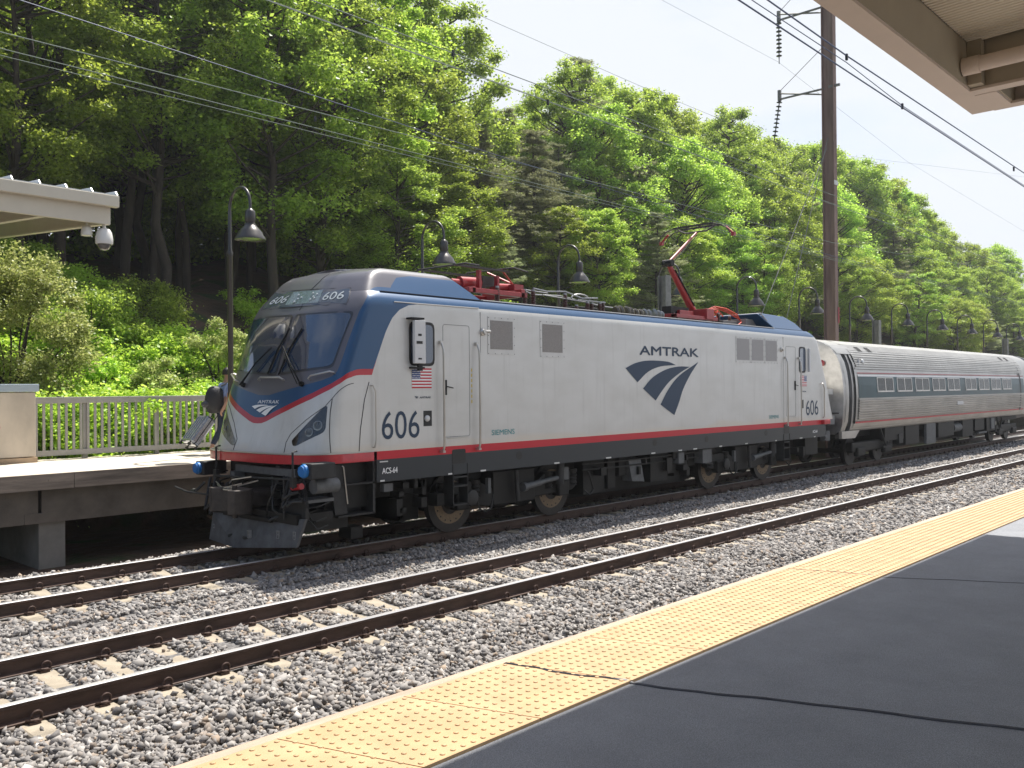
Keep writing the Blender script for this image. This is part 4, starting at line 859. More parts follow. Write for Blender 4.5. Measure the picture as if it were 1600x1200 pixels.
# roof canopy over vestibule
def strip(x0, x1, za, zb, d, mt, nm, n_=6, side=-1, par=None, ribs=0, pitch=.06, amp=.012):
    """curved strip following the section; optional horizontal ribs"""
    m = MB(); Z = np.linspace(za, zb, max(n_, 2)) if not ribs else None
    zz = []; dd = []
    if ribs:
        N_ = int(round((zb-za)/pitch))
        for i in range(N_):
            b_ = za+(zb-za)*i/N_; p = (zb-za)/N_
            for f_, a_ in ((0, 0), (.12, .0), (.30, amp), (.70, amp), (.88, 0)): zz.append(b_+f_*p); dd.append(a_)
        zz.append(zb); dd.append(0)
    else: zz = list(Z); dd = [0]*len(zz)
    m.grid([[(x, AC+side*(cprofile(z)+d+a_), z) for z, a_ in zip(zz, dd)] for x in ((x0, x1) if side < 0 else (x1, x0))])
    return m.build(nm, mt, par or coach)
_cz = [p[1] for p in CP]; _cy = [p[0] for p in CP]
def cprofile(z): return float(np.interp(z, _cz, _cy))
XB0, XB1 = AX0+1.25, AX1-2.9
strip(XB0, XB1, 1.62, 2.30, .004, stl2, 'lower_ribbing', ribs=1, pitch=.085, amp=.036)
strip(XB0, XB1, 3.42, 4.0, .002, stl, 'upper_ribbing', ribs=1, pitch=.083, amp=.026)
strip(XB0, XB1, 4.0, 4.40, .002, stl, 'roof_ribbing', ribs=1, pitch=.05, amp=.014)
strip(XB0, XB1, 2.36, 3.10, .012, mat('teal blue band', (.014, .062, .078), .3, .0, .35, .9, spec=.25, stretch=(1, 1, .2)), 'blue_band')
strip(XB0, XB1, 2.30, 2.36, .02, stl, 'window_sill_rail', 2); strip(XB0, XB1, 3.10, 3.16, .014, white, 'pale_stripe', 2); strip(XB0, XB1, 3.20, 3.235, .014, mat('faded red stripe', (.42, .12, .13), .5), 'upper_red_stripe', 2)
strip(XB0-.2, XB1, 1.50, 1.56, .016, redp, 'lower_red_stripe', 2); strip(XB0-.3, XB1, 1.26, 1.50, .006, stl2, 'side_sill', 3); strip(XB0-.1, XB1, 3.36, 3.41, .03, stl, 'drip_rail', 2)
wfm = mat('window frame aluminium', (.58, .56, .53), .35, .7)
def cwin(xc, w_=1.56):
    za, zb = 2.60, 3.05; f_ = MB(); t = .05
    def q(x0, x1, z0, z1, d, mm): mm.hexa([(x0, AC-cprofile(z0)-d, z0), (x1, AC-cprofile(z0)-d, z0), (x1, AC-cprofile(z0)+.02, z0), (x0, AC-cprofile(z0)+.02, z0), (x0, AC-cprofile(z1)-d, z1), (x1, AC-cprofile(z1)-d, z1), (x1, AC-cprofile(z1)+.02, z1), (x0, AC-cprofile(z1)+.02, z1)])
    q(xc-w_/2, xc+w_/2, za-.05, za, .04, f_); q(xc-w_/2, xc+w_/2, zb, zb+.025, .03, f_); q(xc-w_/2, xc-w_/2+t, za, zb, .03, f_); q(xc+w_/2-t, xc+w_/2, za, zb, .03, f_); q(xc-.03, xc+.03, za, zb, .03, f_)
    fr_ = f_.build('window', wfm, coach); p = MB(); q(xc-w_/2+t, xc+w_/2-t, za, zb, .022, p); p.build('window_pane', mat('coach window glass', (.012, .016, .015), .12, spec=.22, var=.7, vscale=9), fr_)
for x in (32.72, 34.64, 36.57, 38.52, 40.42, 42.78, 44.74, 46.66, 48.54): cwin(x)
# door recess, door leaf, near end post
m = MB(); m.grid([[(x, AC-cprofile(z)-.01, z) for z in np.linspace(1.26, 3.9, 9)] for x in (AX0+.18, AX0+.42)]); m.build('end_post', stl, coach, 30)
m = MB(); m.grid([[(x, AC-cprofile(z)+.14, z) for z in np.linspace(1.45, 3.85, 9)] for x in (AX0+.42, AX0+.9)]); m.build('vestibule_door', stl, coach, 30)
m = MB(); m.grid([[(x, AC-cprofile(z)+.12, z) for z in np.linspace(2.35, 3.1, 5)] for x in (AX0+.52, AX0+.78)]); m.build('door_window', glass, coach)
strip(AX0+.9, XB0, 1.26, 3.9, .0, stl, 'door_post', 8); strip(AX0+.1, XB0+.3, 3.86, 4.38, .014, stl, 'roof_end_panel', 6)
m = MB(); m.tube([(AX0+.95, AC-cprofile(z)-.012, z) for z in np.linspace(1.5, 3.85, 9)], .03, 6); m.build('door_jamb', black, coach)
m = MB(); m.prism([(AX0+.1, 1.26), (AX0+.1, 1.02), (AX0+1.2, 1.0), (AX0+1.6, 1.26)], lambda x, z: (x, AC-1.50, z), lambda x, z: (x, AC-1.40, z)); m.build('step_box', stl2, coach)
m = MB(); m.lathe((AX0-.005, AC-.9, 3.55), (-1, 0, 0), [(.11, 0), (.11, .05), (.07, .06), (.03, .09)], 18); m.build('tail_light', mat('red marker lens', (.28, .008, .01), .15, coat=1), e1, 40)
MB().box(AX0-.03, AX0, AC-1.25, AC-1.0, 2.5, 2.68).box(AX0-.01, AX0+.01, AC-1.3, AC-1.0, 1.5, 1.8).build('socket_plate', panelm, e1)
MB().box(AX0-.02, AX0, AC-1.45, AC+1.45, 1.86, 1.89).build('wall_seam', steel_dark, e1); MB().box(AX0-.35, AX0, AC-.5, AC+.5, 1.3, 3.7).build('gangway_bellows', black, coach, bevel=.05)
for x in (31.2, 32.1, 49.0, 50.0):
    m = MB(); m.grid([[(x+dx, AC-cprofile(z)-.03, z) for z in (3.98, 4.08, 4.16)] for dx in (0, .35)]); m.build('roof_vent', steel_dark, coach)
MB().lathe((31.0, AC-cprofile(3.6)-.01, 3.62), (0, -1, .3), [(.09, 0), (.09, .03), (.05, .05)], 14).box(30.6, 30.66, AC-cprofile(3.6)-.05, AC-cprofile(3.6), 3.5, 3.72).build('side_lamp', panelm, coach)
MB().box(40.8, 41.6, AC-1.65, AC-1.6, 1.95, 2.1).build('side_plate', panelm, coach)
# far door at right
strip(50.9, 51.15, 1.5, 3.9, .02, black, 'door_jamb', 8)
m = MB()
for (a_, b_, z) in ((33.3, 35.2, .75), (35.4, 36.9, .5), (39.2, 41.2, .62), (42.4, 43.9, .5), (44.2, 45.6, .7), (46, 47.4, .6)): m.box(a_, b_, 12.35, 15.0, z, 1.26)
m.box(30.2, 53.5, 12.9, 14.8, .95, 1.3); m.box(35.3, 47.6, 13.2, 14.8, .35, .98); m.build('underfloor_equipment_and_blocker', steel_dark, coach)  # long low box added to keep sunlit ballast from showing beneath the coach
for q_ in ((37.6, 38.7, .42, 1.24), (46.6, 47.1, .7, 1.2), (44.6, 45.9, .55, .62)): MB().box(q_[0], q_[1], 12.3, 12.4, q_[2], q_[3]).build('equipment_cover', mid, coach)
MB().cyl((41.4, 12.55, .93), (43.0, 12.55, .93), .2, n=16).build('air_tank', mid, coach, 40)
m = MB(); m.tube([(32.9, 12.38, 1.24), (33.5, 12.38, .55), (34.1, 12.38, 1.24)], .04, 4); m.box(33.2, 33.9, 12.36, 12.42, .5, .56); m.build('step_bracket', dkg, coach); MB().tube([(47.8, 12.38, 1.24), (48.3, 12.38, .6), (48.8, 12.38, 1.24)], .04, 4).build('step_bracket', dkg, coach); MB().box(34.6, 35, 12.3, 12.42, .6, .95).build('valve_box', dkg, coach)
for bx in (31.3, 33.9, 48.6, 51.3): wheelset(bx, coach, .46, disc=False)
for bx in (32.6, 49.95):
    MB().box(bx-1.9, bx+1.9, 12.5, 12.75, .45, .8).box(bx-1.6, bx-.9, 12.42, 12.6, .3, .62).box(bx+.9, bx+1.6, 12.42, 12.6, .3, .62).build('bogie_frame', steel_dark, coach, bevel=.05)
MB().box(28.2, 29.1, 13.5, 13.95, .8, 1.1).box(28.7, 29.1, 12.7, 14.8, .95, 1.25).build('coupler', steel_dark, coach)
MB().box(28.45, 28.75, 12.45, 12.65, .98, 1.3).cyl((28.5, 12.5, 1.1), (28.3, 12.5, 1.1), .1, n=12).build('end_socket', mid, coach)
# ================================================================== FAR PLATFORM
FZ = 1.3
fconc = mat('pale deck concrete', (.62, .56, .47), .85, 0, .22, 2.5, .2, 70)  # even pale base colour for the far platform deck
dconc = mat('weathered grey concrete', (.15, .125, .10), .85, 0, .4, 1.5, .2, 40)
struct(MB().box(-20, 95, 17.06, 20.95, 1.12, FZ).build('platform', fconc)).name = 'platform'
wood = mat('weathered edge timber', (.30, .24, .19), .85, 0, .6, 3, .4, 30, stretch=(.25, 1, 2.5))
m = MB()
x = -20
while x < 95:
    l = random.uniform(3.2, 4.6); m.box(x, x+l-.01, 16.98, 17.05+random.uniform(0, .006), 1.03, FZ+.01)
    for k_ in range(4): xx = x+l*(k_+.5)/4; m.cyl((xx, 16.985, 1.1+.1*(k_ % 2)), (xx, 16.965, 1.1+.1*(k_ % 2)), .018, n=8)
    x += l
tag(m.build('platform_edge_board', wood), 'weathered timber edge board along the far platform left of the locomotive', 'edge board')
m = MB()
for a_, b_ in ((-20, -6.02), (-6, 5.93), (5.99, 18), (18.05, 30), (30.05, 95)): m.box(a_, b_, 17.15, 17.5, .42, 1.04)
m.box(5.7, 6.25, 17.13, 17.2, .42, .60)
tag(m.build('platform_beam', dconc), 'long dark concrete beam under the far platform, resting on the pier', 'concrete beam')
for i, x in enumerate((-6, 5.98, 18, 30, 42, 54, 66, 78)):
    lb = {5.98: 'concrete pier holding up the far platform at the left of the picture'}.get(x, 'concrete pier in the dark under the far platform behind the train')
    if x == -6: continue
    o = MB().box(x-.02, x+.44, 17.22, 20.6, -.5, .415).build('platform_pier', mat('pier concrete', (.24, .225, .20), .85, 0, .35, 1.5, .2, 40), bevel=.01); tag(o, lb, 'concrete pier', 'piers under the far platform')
# fence
alu = mat('grey brown painted rail', (.34, .33, .31), .5, .2, .15, 4)
fn = thing('railing', 'grey metal picket railing along the back of the far platform', 'railing', (14, 20.6, FZ))
MB().box(7.0, 60, 20.56, 20.64, 2.53, 2.67).build('top_rail', alu, fn, bevel=.008); MB().box(7.0, 60, 20.57, 20.63, 1.39, 1.51).build('bottom_rail', alu, fn, bevel=.006)
pk = MB().box(-.026, .026, 20.58, 20.62, 1.5, 2.54).mesh('picket', alu)
for i in range(100):
    o = bpy.data.objects.new('picket', pk); COL.objects.link(o); put(o, fn); o.location = (7.09+.155*i, 0, 0)
m = MB()
for i in range(100, 340): m.box(7.09+.155*i-.026, 7.09+.155*i+.026, 20.58, 20.62, 1.5, 2.54)
o = m.build('pickets', alu, fn); o['kind'] = 'stuff'
pp = MB().box(-.05, .05, 20.63, 20.73, 1.3, 2.62).mesh('railing_post', alu)
for i in range(32):
    o = bpy.data.objects.new('railing_post', pp); COL.objects.link(o); put(o, fn); o.location = (8.13+1.65*i, 0, 0)
# parapet box
bx_ = thing('equipment_cabinet', 'large cream metal cabinet with a pale blue lid, left end of the railing', 'cabinet', (5, 20.3, FZ))
MB().box(-3, 6.95, 20.2, 20.75, 1.42, 2.78).build('cabinet_body', mat('cream cabinet paint', (.62, .54, .44), .6, 0, .3, 1.2, stretch=(1, 1, .5)), bx_, bevel=.02)
MB().box(-3.05, 7.0, 20.15, 20.8, 2.79, 2.95).build('lid', mat('pale blue grey lid', (.42, .50, .56), .4, .3), bx_, bevel=.01)
MB().box(-3, 6.97, 20.17, 20.75, FZ, 1.41).build('plinth', mat('brown plinth', (.45, .33, .22), .8, 0, .3, 3), bx_)  # browner strip along the foot of the cabinet
MB().prism([(6.08, 2.03), (6.25, 2.02), (6.262, 2.06), (6.24, 2.14), (6.18, 2.2), (6.08, 2.2)], lambda x, z: (x, 20.19, z), lambda x, z: (x, 20.2, z)).build('red_mark', mat('faded red print', (.45, .03, .08), .6), bx_)
# ------------------------------------------------------------------ far canopy
can = thing('platform_canopy', 'cream steel canopy over the far platform with dome cameras under its corner', 'canopy', (0, 20, FZ))
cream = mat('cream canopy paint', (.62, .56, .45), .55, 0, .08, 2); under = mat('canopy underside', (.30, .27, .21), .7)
ZR = lambda y: (y-16.9)*.085
m = MB(); m.box(-14, 7.13, 16.88, 16.96, 5.90, 6.27); m.build('fascia', cream, can, bevel=.005)
m = MB(); m.box(-14, 7.24, 16.74, 16.88, 6.22, 6.43); m.build('gutter', cream, can, bevel=.01)
m = MB(); m.hexa([(-14, 16.8, 6.42), (7.24, 16.8, 6.42), (7.24, 24, 7.03), (-14, 24, 7.03), (-14, 16.8, 6.46), (7.24, 16.8, 6.46), (7.24, 24, 7.07), (-14, 24, 7.07)])
rf = m.build('roof', mat('metal roof sheet', (.40, .42, .42), .4, .5), can); m = MB()
for i in range(46):
    x = 7.22-i*.45; m.hexa([(x-.02, 16.76, 6.45), (x, 16.76, 6.45), (x, 24, 7.08), (x-.02, 24, 7.08), (x-.02, 16.84, 6.53), (x, 16.84, 6.53), (x, 24, 7.14), (x-.02, 24, 7.14)])
m.build('standing_seams', mat('white seam metal', (.62, .62, .62), .4, .4), rf)
for x in (7.05, 5.95, 4.0, 1.0, -3, -8):
    m = MB(); w2 = .06
    m.hexa([(x-w2, 16.96, 5.90), (x+w2, 16.96, 5.90), (x+w2, 24, 5.90+.55), (x-w2, 24, 5.90+.55), (x-w2, 16.96, 5.94), (x+w2, 16.96, 5.94), (x+w2, 24, 6.49), (x-w2, 24, 6.49)])
    m.hexa([(x-.02, 16.96, 5.94), (x+.02, 16.96, 5.94), (x+.02, 24, 6.49), (x-.02, 24, 6.49), (x-.02, 16.96, 6.41), (x+.02, 16.96, 6.41), (x+.02, 24, 7.02), (x-.02, 24, 7.02)]); m.build('rafter', cream, can)
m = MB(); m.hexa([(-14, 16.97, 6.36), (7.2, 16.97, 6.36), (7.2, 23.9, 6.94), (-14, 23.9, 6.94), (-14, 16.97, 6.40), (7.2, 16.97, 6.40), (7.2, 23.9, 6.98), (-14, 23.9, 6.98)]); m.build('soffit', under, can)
for x in (2.0, -5, -12): MB().box(x-.12, x+.12, 19.8, 20.04, FZ, 6.6).build('canopy_post', cream, can)
camw = mat('white camera housing', (.72, .70, .66), .4, coat=.3)
for (x, y, z, r_, lb) in ((7.06, 17.0, 5.90, .155, 'larger white dome security camera hanging from the tip of the far canopy'), (6.80, 17.15, 5.92, .10, 'smaller white dome security camera just left of the larger one')):
    t = thing('dome_camera', lb, 'security camera', (x, y, z)); k_ = r_/.155
    MB().lathe((x, y, z), (0, 0, -1), [(.03*k_, 0), (.03*k_, .06*k_), (.10*k_, .08*k_), (.135*k_, .14*k_), (.155*k_, .26*k_), (.155*k_, .34*k_), (.145*k_, .36*k_), (.13*k_, .36*k_)], 20).build('housing', camw, t, 50)
    if r_ > .12: MB().lathe((x, y, z-.36), (0, 0, -1), [(.12, 0), (.115, .05), (.085, .095), (.04, .12), (.0, .125)], 20).build('dome', mat('smoked dome', (.10, .09, .08), .08, coat=1), t, 60)
# ------------------------------------------------------------------ near canopy
nc = thing('platform_canopy', 'tan steel canopy beams and ribbed roof overhead at the top right corner', 'canopy', (0, -3, PZ))
tan = mat('tan canopy paint', (.62, .51, .42), .6, 0, .06, 2); tan_shaded = mat('shaded tan web paint', (.38, .32, .23), .65, 0, .08, 2)  # one tan paint: flange copy lightened for bounce light, web copy darkened for shade
CZ = 6.2
MB().box(-14, 12.31, 3.18, 3.43, CZ, CZ+.035).build('beam_flange', tan, nc); MB().box(-14, 12.31, 3.40, 3.43, CZ+.035, 7.1).build('fascia', tan, nc)
MB().box(-14, 11.33, 3.175, 3.20, CZ+.036, 6.74).build('beam_web', tan_shaded, nc)
MB().box(11.34, 11.52, -9, 3.18, CZ+.002, CZ+.035).build('beam_flange', tan, nc); MB().box(11.36, 11.40, -9, 3.17, CZ+.036, 7.1).build('beam_web', tan_shaded, nc)
MB().box(12.16, 12.34, -9, 3.18, CZ+.001, CZ+.034).build('beam_flange', tan, nc); MB().box(12.28, 12.33, -9, 3.4, CZ+.036, 7.1).build('end_fascia', tan, nc)
MB().box(11.53, 12.15, 2.95, 3.18, CZ-.002, CZ+.03).build('corner_plate', tan, nc); MB().box(11.41, 12.27, 2.93, 2.95, CZ+.03, 7.0).build('corner_web', tan_shaded, nc)
MB().box(-14, 12.4, -9, 3.5, 7.1, 7.16).build('roof', mat('metal roof sheet', (.40, .42, .42), .4, .5), nc)
m = MB(); G = []
xx = -14.; row = []
while xx < 11.30:
    for dx, dz in ((0, 0), (.028, 0), (.040, .03), (.062, .03)): row.append((xx+dx, dz))
    xx += .074
m.grid([[(x, y, 6.74+dz+(3.2-y)*.03) for x, dz in row] for y in (3.17, -9)]); m.build('ribbed_deck', mat('ribbed ceiling paint', (.70, .62, .49), .6), nc)
MB().cyl((11.02, 3.16, 6.40), (11.02, -9, 6.46), .085, n=18).cyl((11.02, 3.16, 6.40), (11.02, 2.98, 6.40), .10, n=18).build('drain_pipe', tan, nc, 40)
MB().box(11.2, 11.33, 3.02, 3.17, 6.24, 6.75).build('stiffener', tan_shaded, nc)
for x in (-6, 3, 10.5): MB().box(x-.13, x+.13, -4.13, -3.87, PZ, 6.8).build('canopy_post', tan, nc)
# ------------------------------------------------------------------ lamps
brz = mat('dark bronze lamp paint', (.045, .040, .038), .38, .4, coat=.4); lens_in = mat('lamp lens', (.30, .32, .20), .3)
def make_lamp():
    t = thing('street_lamp', '', 'lamp')
    MB().lathe((0, 0, FZ), (0, 0, 1), [(.14, 0), (.14, .05), (.08, .12), (.068, .3), (.062, 4.6), (.075, 4.62), (.075, 4.70), (.045, 4.76), (.04, 5.68)], 14).build('pole', brz, t, 40)
    arc = [(0, 0, 6.95)]+[(0, -.45+.45*math.cos(a_), 7.0+.45*math.sin(a_)) for a_ in np.linspace(0, PI, 15)]+[(0, -.90, 6.88)]
    MB().tube(arc, .035, 10).build('gooseneck', brz, t, 60)
    b_ = MB().lathe((0, -.9, 6.90), (0, 0, -1), [(.045, 0), (.06, .02), (.10, .05), (.115, .10), (.115, .30), (.10, .33), (.13, .35), (.13, .38), (.20, .46), (.27, .54), (.30, .62), (.345, .68), (.35, .71), (.335, .71), (.28, .62), (.05, .40)], 26).build('lamp_shade', brz, t, 40)
    MB().lathe((0, -.9, 6.215), (0, 0, -1), [(.31, -.03), (.30, 0), (.18, .035), (.0, .045)], 22).build('lamp_glass', lens_in, b_, 50); return t
L0 = make_lamp(); ordn = ['leftmost gooseneck lamp on the far platform, left of the locomotive cab', 'gooseneck lamp rising behind the blue cab roof', 'gooseneck lamp behind the middle of the locomotive roof', 'gooseneck lamp right behind the raised red pantograph',
        'gooseneck lamp behind the rear hood of the locomotive', 'gooseneck lamp just left of the tall rusty pole', 'first gooseneck lamp to the right of the tall rusty pole', 'second gooseneck lamp to the right of the tall rusty pole', 'third gooseneck lamp to the right of the tall rusty pole',
        'fourth gooseneck lamp to the right of the tall rusty pole', 'fifth gooseneck lamp right of the tall pole, over the far coach', 'sixth gooseneck lamp right of the tall pole, tiny over the coach', 'seventh gooseneck lamp right of the tall pole, near the right edge', 'farthest small gooseneck lamp at the right edge']
for i, lb in enumerate(ordn):
    t = L0 if i == 0 else clone(L0); t.location = (10.78+5.95*i+(.1*i if i > 3 else 0)*.0, 19, 0); t['label'] = lb; t['group'] = 'gooseneck lamps along the far platform'
# ------------------------------------------------------------------ tall pole with arms
rustp = mat('rust brown steel column', (.25, .175, .145), .75, .1, .55, 1.5, .1, 30, col2=(.14, .09, .075), stretch=(2, 2, .25)); gsteel = mat('weathered grey steel', (.22, .22, .20), .6, .4, .3, 6)
tp = thing('transmission_pole', 'tall rusty steel column behind the coach carrying two insulator arms', 'pole', (39, 16.8, -.4))
px_, py_ = 39.05, 16.8
MB().box(px_-.165, px_+.165, py_-.27, py_-.24, -.5, 27).box(px_-.165, px_+.165, py_+.24, py_+.27, -.5, 27).box(px_-.02, px_+.02, py_-.24, py_+.24, -.5, 27).build('column', rustp, tp)
m = MB()
for i in range(55): 
    for dx in (-.12, .12): m.cyl((px_+dx, py_-.27, i*.5), (px_+dx, py_-.285, i*.5), .018, n=6)
m.build('rivets', rustp, tp)
MB().box(px_+.167, px_+.20, py_-.2, py_+.2, -.5, 27).build('lit_edge_strip', mat('pale sunlit edge', (.30, .28, .26), .6), tp)  # pale strip painted for the sunlit right edge of the column
MB().box(px_-.21, px_+.15, py_-.31, py_-.286, 11.75, 11.95).build('number_plate', lab, tp)
MB().box(px_+.06, px_+.2, py_-.30, py_-.288, 5.6, 6.3).build('red_plate', mat('faded red plate', (.30, .04, .04), .6), tp)
for z, nm in ((19.85, 'upper'), (16.15, 'lower')):
    m = MB(); m.box(px_-.05, px_+.05, py_+.2, 19.2, z, z+.06); m.box(px_-.05, px_+.05, py_-.5, py_, z+.0, z+.1); m.tube([(px_, py_+.27, z-.22), (px_, 19.15, z+.30)], .035, 6); m.tube([(px_, py_+.27, z+1.9), (px_, 19.15, z+.40)], .015, 5); m.box(px_-.08, px_+.08, 19.1, 19.22, z-.05, z+.45)
    a_ = m.build('bracket_arm', gsteel, tp)
    tl = (0, 0) if z > 18 else (-.0, .32); pr = []
    for i in range(9): pr += [(.025, i*.19), (.125, i*.19+.05), (.13, i*.19+.075), (.03, i*.19+.10)]
    pr += [(.02, 1.75), (.02, 1.95)]
    MB().lathe((px_, 19.16, z-.05), (0, tl[1]*.5, -1), pr, 14).build('insulator_string', mat('dark glass insulator', (.05, .06, .055), .25, coat=.5), a_, 50)
for x, lb in ((26.35, 'short grey steel post standing behind the raised pantograph'), (45.6, 'short grey steel post between lamps over the coach roof'), (69, 'farthest short grey post above the coach near the right edge')):
    z = {26.35: 6.66, 45.6: 6.1, 69: 6.0}[x]
    tag(MB().box(x-.17, x+.17, 17.1, 17.14, -.4, z).box(x-.17, x+.17, 17.4, 17.44, -.4, z).box(x-.02, x+.02, 17.14, 17.4, -.4, z).build('steel_post', gsteel), lb, 'post')
for (a_, b_, lb) in (((38.78, 16.8, 13.42), (30.0, 16.8, 2.5), 'left guy wire slanting down from the tall rusty pole'), ((38.9, 16.8, 13.9), (33.2, 16.8, 2.7), 'right guy wire slanting down from the tall rusty pole')):
    o = MB().tube([a_, b_], .016, 5).build('guy_wire', gsteel); tag(o, lb, 'guy wire')
# ------------------------------------------------------------------ overhead wires
wirem = mat('weathered copper wire', (.20, .26, .22), .45, .4); wirel = mat('dull grey green wire', (.12, .155, .13), .75, .0); wireb = mat('blue grey wire', (.05, .065, .13), .5, .2)
def wire(lb, pts, mt, r=.013, clips=()):
    P = []
    for (a_, b_) in zip(pts[:-1], pts[1:]):
        for k_ in range(12):
            t = k_/12; P.append([a_[j]*(1-t)+b_[j]*t for j in range(3)])
    P.append(list(pts[-1])); o = MB().tube(P, r*.72, 5).build('overhead_wire', mt, smooth=60)
    for c in clips: MB().box(c[0]-.018, c[0]+.018, c[1]-.015, c[1]+.015, c[2]-.045, c[2]+.045).build('wire_clip', black, o)
    return tag(o, lb, 'overhead wire', 'overhead wires')
y1_, y2_, y3_ = 13.7, 9.4, 5.2
wire('contact wire over the locomotive touching the raised pantograph', [(-12, y1_, 7.62), (4.3, y1_, 7.58), (30, y1_, 7.47), (120, y1_, 7.4)], wirel, .011)
wire('thin twin wire just under the one touching the pantograph', [(-12, y1_+.05, 7.50), (4.3, y1_+.05, 7.50), (30, y1_+.05, 7.43), (120, y1_+.05, 7.36)], wirel, .009)
wire('wire rising above the locomotive contact wire toward the tall pole', [(-12, y1_, 7.65), (4.3, y1_, 7.81), (32, y1_, 8.04), (62, y1_, 9.4), (92, y1_, 8.1), (120, y1_, 8.5)], wirel, .012, [(9.5, y1_, 7.72), (16.5, y1_, 7.80)])
wire('dark wire slanting down across the upper left trees to the pantograph', [(-5, y1_, 9.3), (4.5, y1_, 8.34), (14.8, y1_, 7.93), (32, y1_, 7.55), (60, y1_, 7.5)], wireb, .010)
wire('wire over the empty middle track, upper one of a close pair', [(-8, y2_, 7.66), (6.4, y2_, 7.64), (22, y2_, 7.59), (120, y2_, 7.4)], wirel, .010, [(8.9, y2_, 7.63), (18.0, y2_, 7.60)])
wire('wire over the empty middle track, lower one of a close pair', [(-8, y2_, 7.46), (5.8, y2_, 7.44), (22, y2_, 7.35), (120, y2_, 7.3)], wirel, .009, [(11.0, y2_, 7.40)])
wire('third faint wire over the middle track', [(-8, y2_+.06, 7.52), (6.1, y2_+.06, 7.48), (22, y2_+.06, 7.40), (80, y2_, 7.3)], wirel, .006)
wire('thick blue wire nearest the canopy, highest of three', [(-6, y3_, 7.8), (10.3, y3_, 7.57), (12.7, y3_, 7.52), (22.4, y3_, 7.50), (110, y3_, 7.3)], wireb, .015, [(12.71, y3_, 7.50), (21.6, y3_, 7.44)])
wire('thick blue wire nearest the canopy, lowest of three', [(-6, y3_, 7.6), (9.6, y3_, 7.34), (14.9, y3_, 7.27), (22.4, y3_, 7.19), (110, y3_, 7.1)], wireb, .015)
wire('thin blue wire joining the two thick ones near the canopy', [(2, y3_, 7.62), (10, y3_, 7.44), (12.71, y3_, 7.42), (14.92, y3_, 7.30), (22.4, y3_, 7.22), (80, y3_, 7.15)], wireb, .009, [(14.92, y3_, 7.29)])
wire('thin high wire running to the lower insulator on the tall pole', [(-20, 19.4, 16.6), (18.04, 19.4, 14.31), (28, 19.4, 14.2), (38.9, 19.4, 14.25), (83, 19.4, 11.3), (130, 19.4, 13)], wirel, .010)
wire('thin high wire running to the upper insulator on the tall pole', [(0, 19.15, 19.5), (29.2, 19.15, 17.75), (38.9, 19.15, 17.9), (55.5, 19.15, 16.3), (82, 19.15, 15.4), (130, 19.15, 17)], wirel, .008)
wire('faint wire crossing the pale sky right of the tall pole', [(39.3, 17, 13.3), (70, 12, 16.0)], wirel, .006)
# ------------------------------------------------------------------ traveller, backpack and suitcase
def skinfig(name, nodes, edges, mt, parent=None, root=0, sub=2):
    me = bpy.data.meshes.new(name); me.from_pydata([n_[0] for n_ in nodes], edges, []); o = bpy.data.objects.new(name, me); COL.objects.link(o)
    s_ = o.modifiers.new('skin', 'SKIN'); s_.use_smooth_shade = True
    for i, n_ in enumerate(nodes): me.skin_vertices[0].data[i].radius = (n_[1], n_[2] if len(n_) > 2 else n_[1]); 
    me.skin_vertices[0].data[root].use_root = True
    u = o.modifiers.new('sub', 'SUBSURF'); u.levels = sub; u.render_levels = sub
    bpy.context.view_layer.update(); dg = bpy.context.evaluated_depsgraph_get(); nm = bpy.data.meshes.new_from_object(o.evaluated_get(dg))
    nm.materials.clear(); nm.materials.append(mt); o.modifiers.clear(); o.data = nm; nm.polygons.foreach_set('use_smooth', [True]*len(nm.polygons))
    if parent: put(o, parent)
    return o
skin = mat('skin', (.42, .24, .16), .5); shirt = mat('pale blue shirt', (.30, .38, .62), .8); jean = mat('dark jeans', (.03, .04, .07), .85); hairm = mat('dark hair', (.012, .009, .008), .5)
bxp, byp = 10.78, 19.3
per = thing('person', 'traveller in a pale blue shirt with a black backpack, mostly hidden behind the cab', 'person', (bxp, byp, FZ))
def pt(x, y, z): return (bxp+x, byp+y, FZ+z*1.12)
B = [(pt(0, 0, .98), .16, .13), (pt(.01, 0, 1.15), .15, .12), (pt(.04, 0, 1.35), .18, .13), (pt(.06, 0, 1.48), .10, .10), (pt(.08, 0, 1.56), .06), (pt(.10, 0, 1.66), .095, .085), (pt(.11, 0, 1.76), .08),
     (pt(.05, -.2, 1.44), .065), (pt(-.02, -.25, 1.18), .05), (pt(-.14, -.24, .98), .038), (pt(-.20, -.24, .90), .034),
     (pt(.05, .2, 1.44), .065), (pt(.06, .26, 1.16), .05), (pt(.20, .22, .98), .038), (pt(.26, .2, .96), .034),
     (pt(0, -.09, .90), .10), (pt(.16, -.10, .50), .07), (pt(.22, -.1, .10), .045), (pt(.24, -.1, .05), .05), (pt(.38, -.1, .04), .04),
     (pt(0, .09, .90), .10), (pt(-.04, .10, .50), .07), (pt(-.28, .1, .14), .045), (pt(-.28, .1, .06), .05), (pt(-.15, .1, .035), .04)]
fing = []
for sgn, base, h in ((-1, 10, (-.20, -.24, .90)), (1, 14, (.26, .2, .96))):
    for k_ in range(5):
        o_ = -.03+k_*.015; i0 = len(B)
        B.append((pt(h[0]-.02, h[1]+o_, h[2]-.05), .010)); B.append((pt(h[0]-.01+.01*k_*.5, h[1]+o_*1.2, h[2]-.095-.006*(2-abs(k_-2))), .008)); fing += [(base, i0), (i0, i0+1)]
E_ = [(0, 1), (1, 2), (2, 3), (3, 4), (4, 5), (5, 6), (2, 7), (7, 8), (8, 9), (9, 10), (2, 11), (11, 12), (12, 13), (13, 14), (0, 15), (15, 16), (16, 17), (17, 18), (18, 19), (0, 20), (20, 21), (21, 22), (22, 23), (23, 24)]+fing
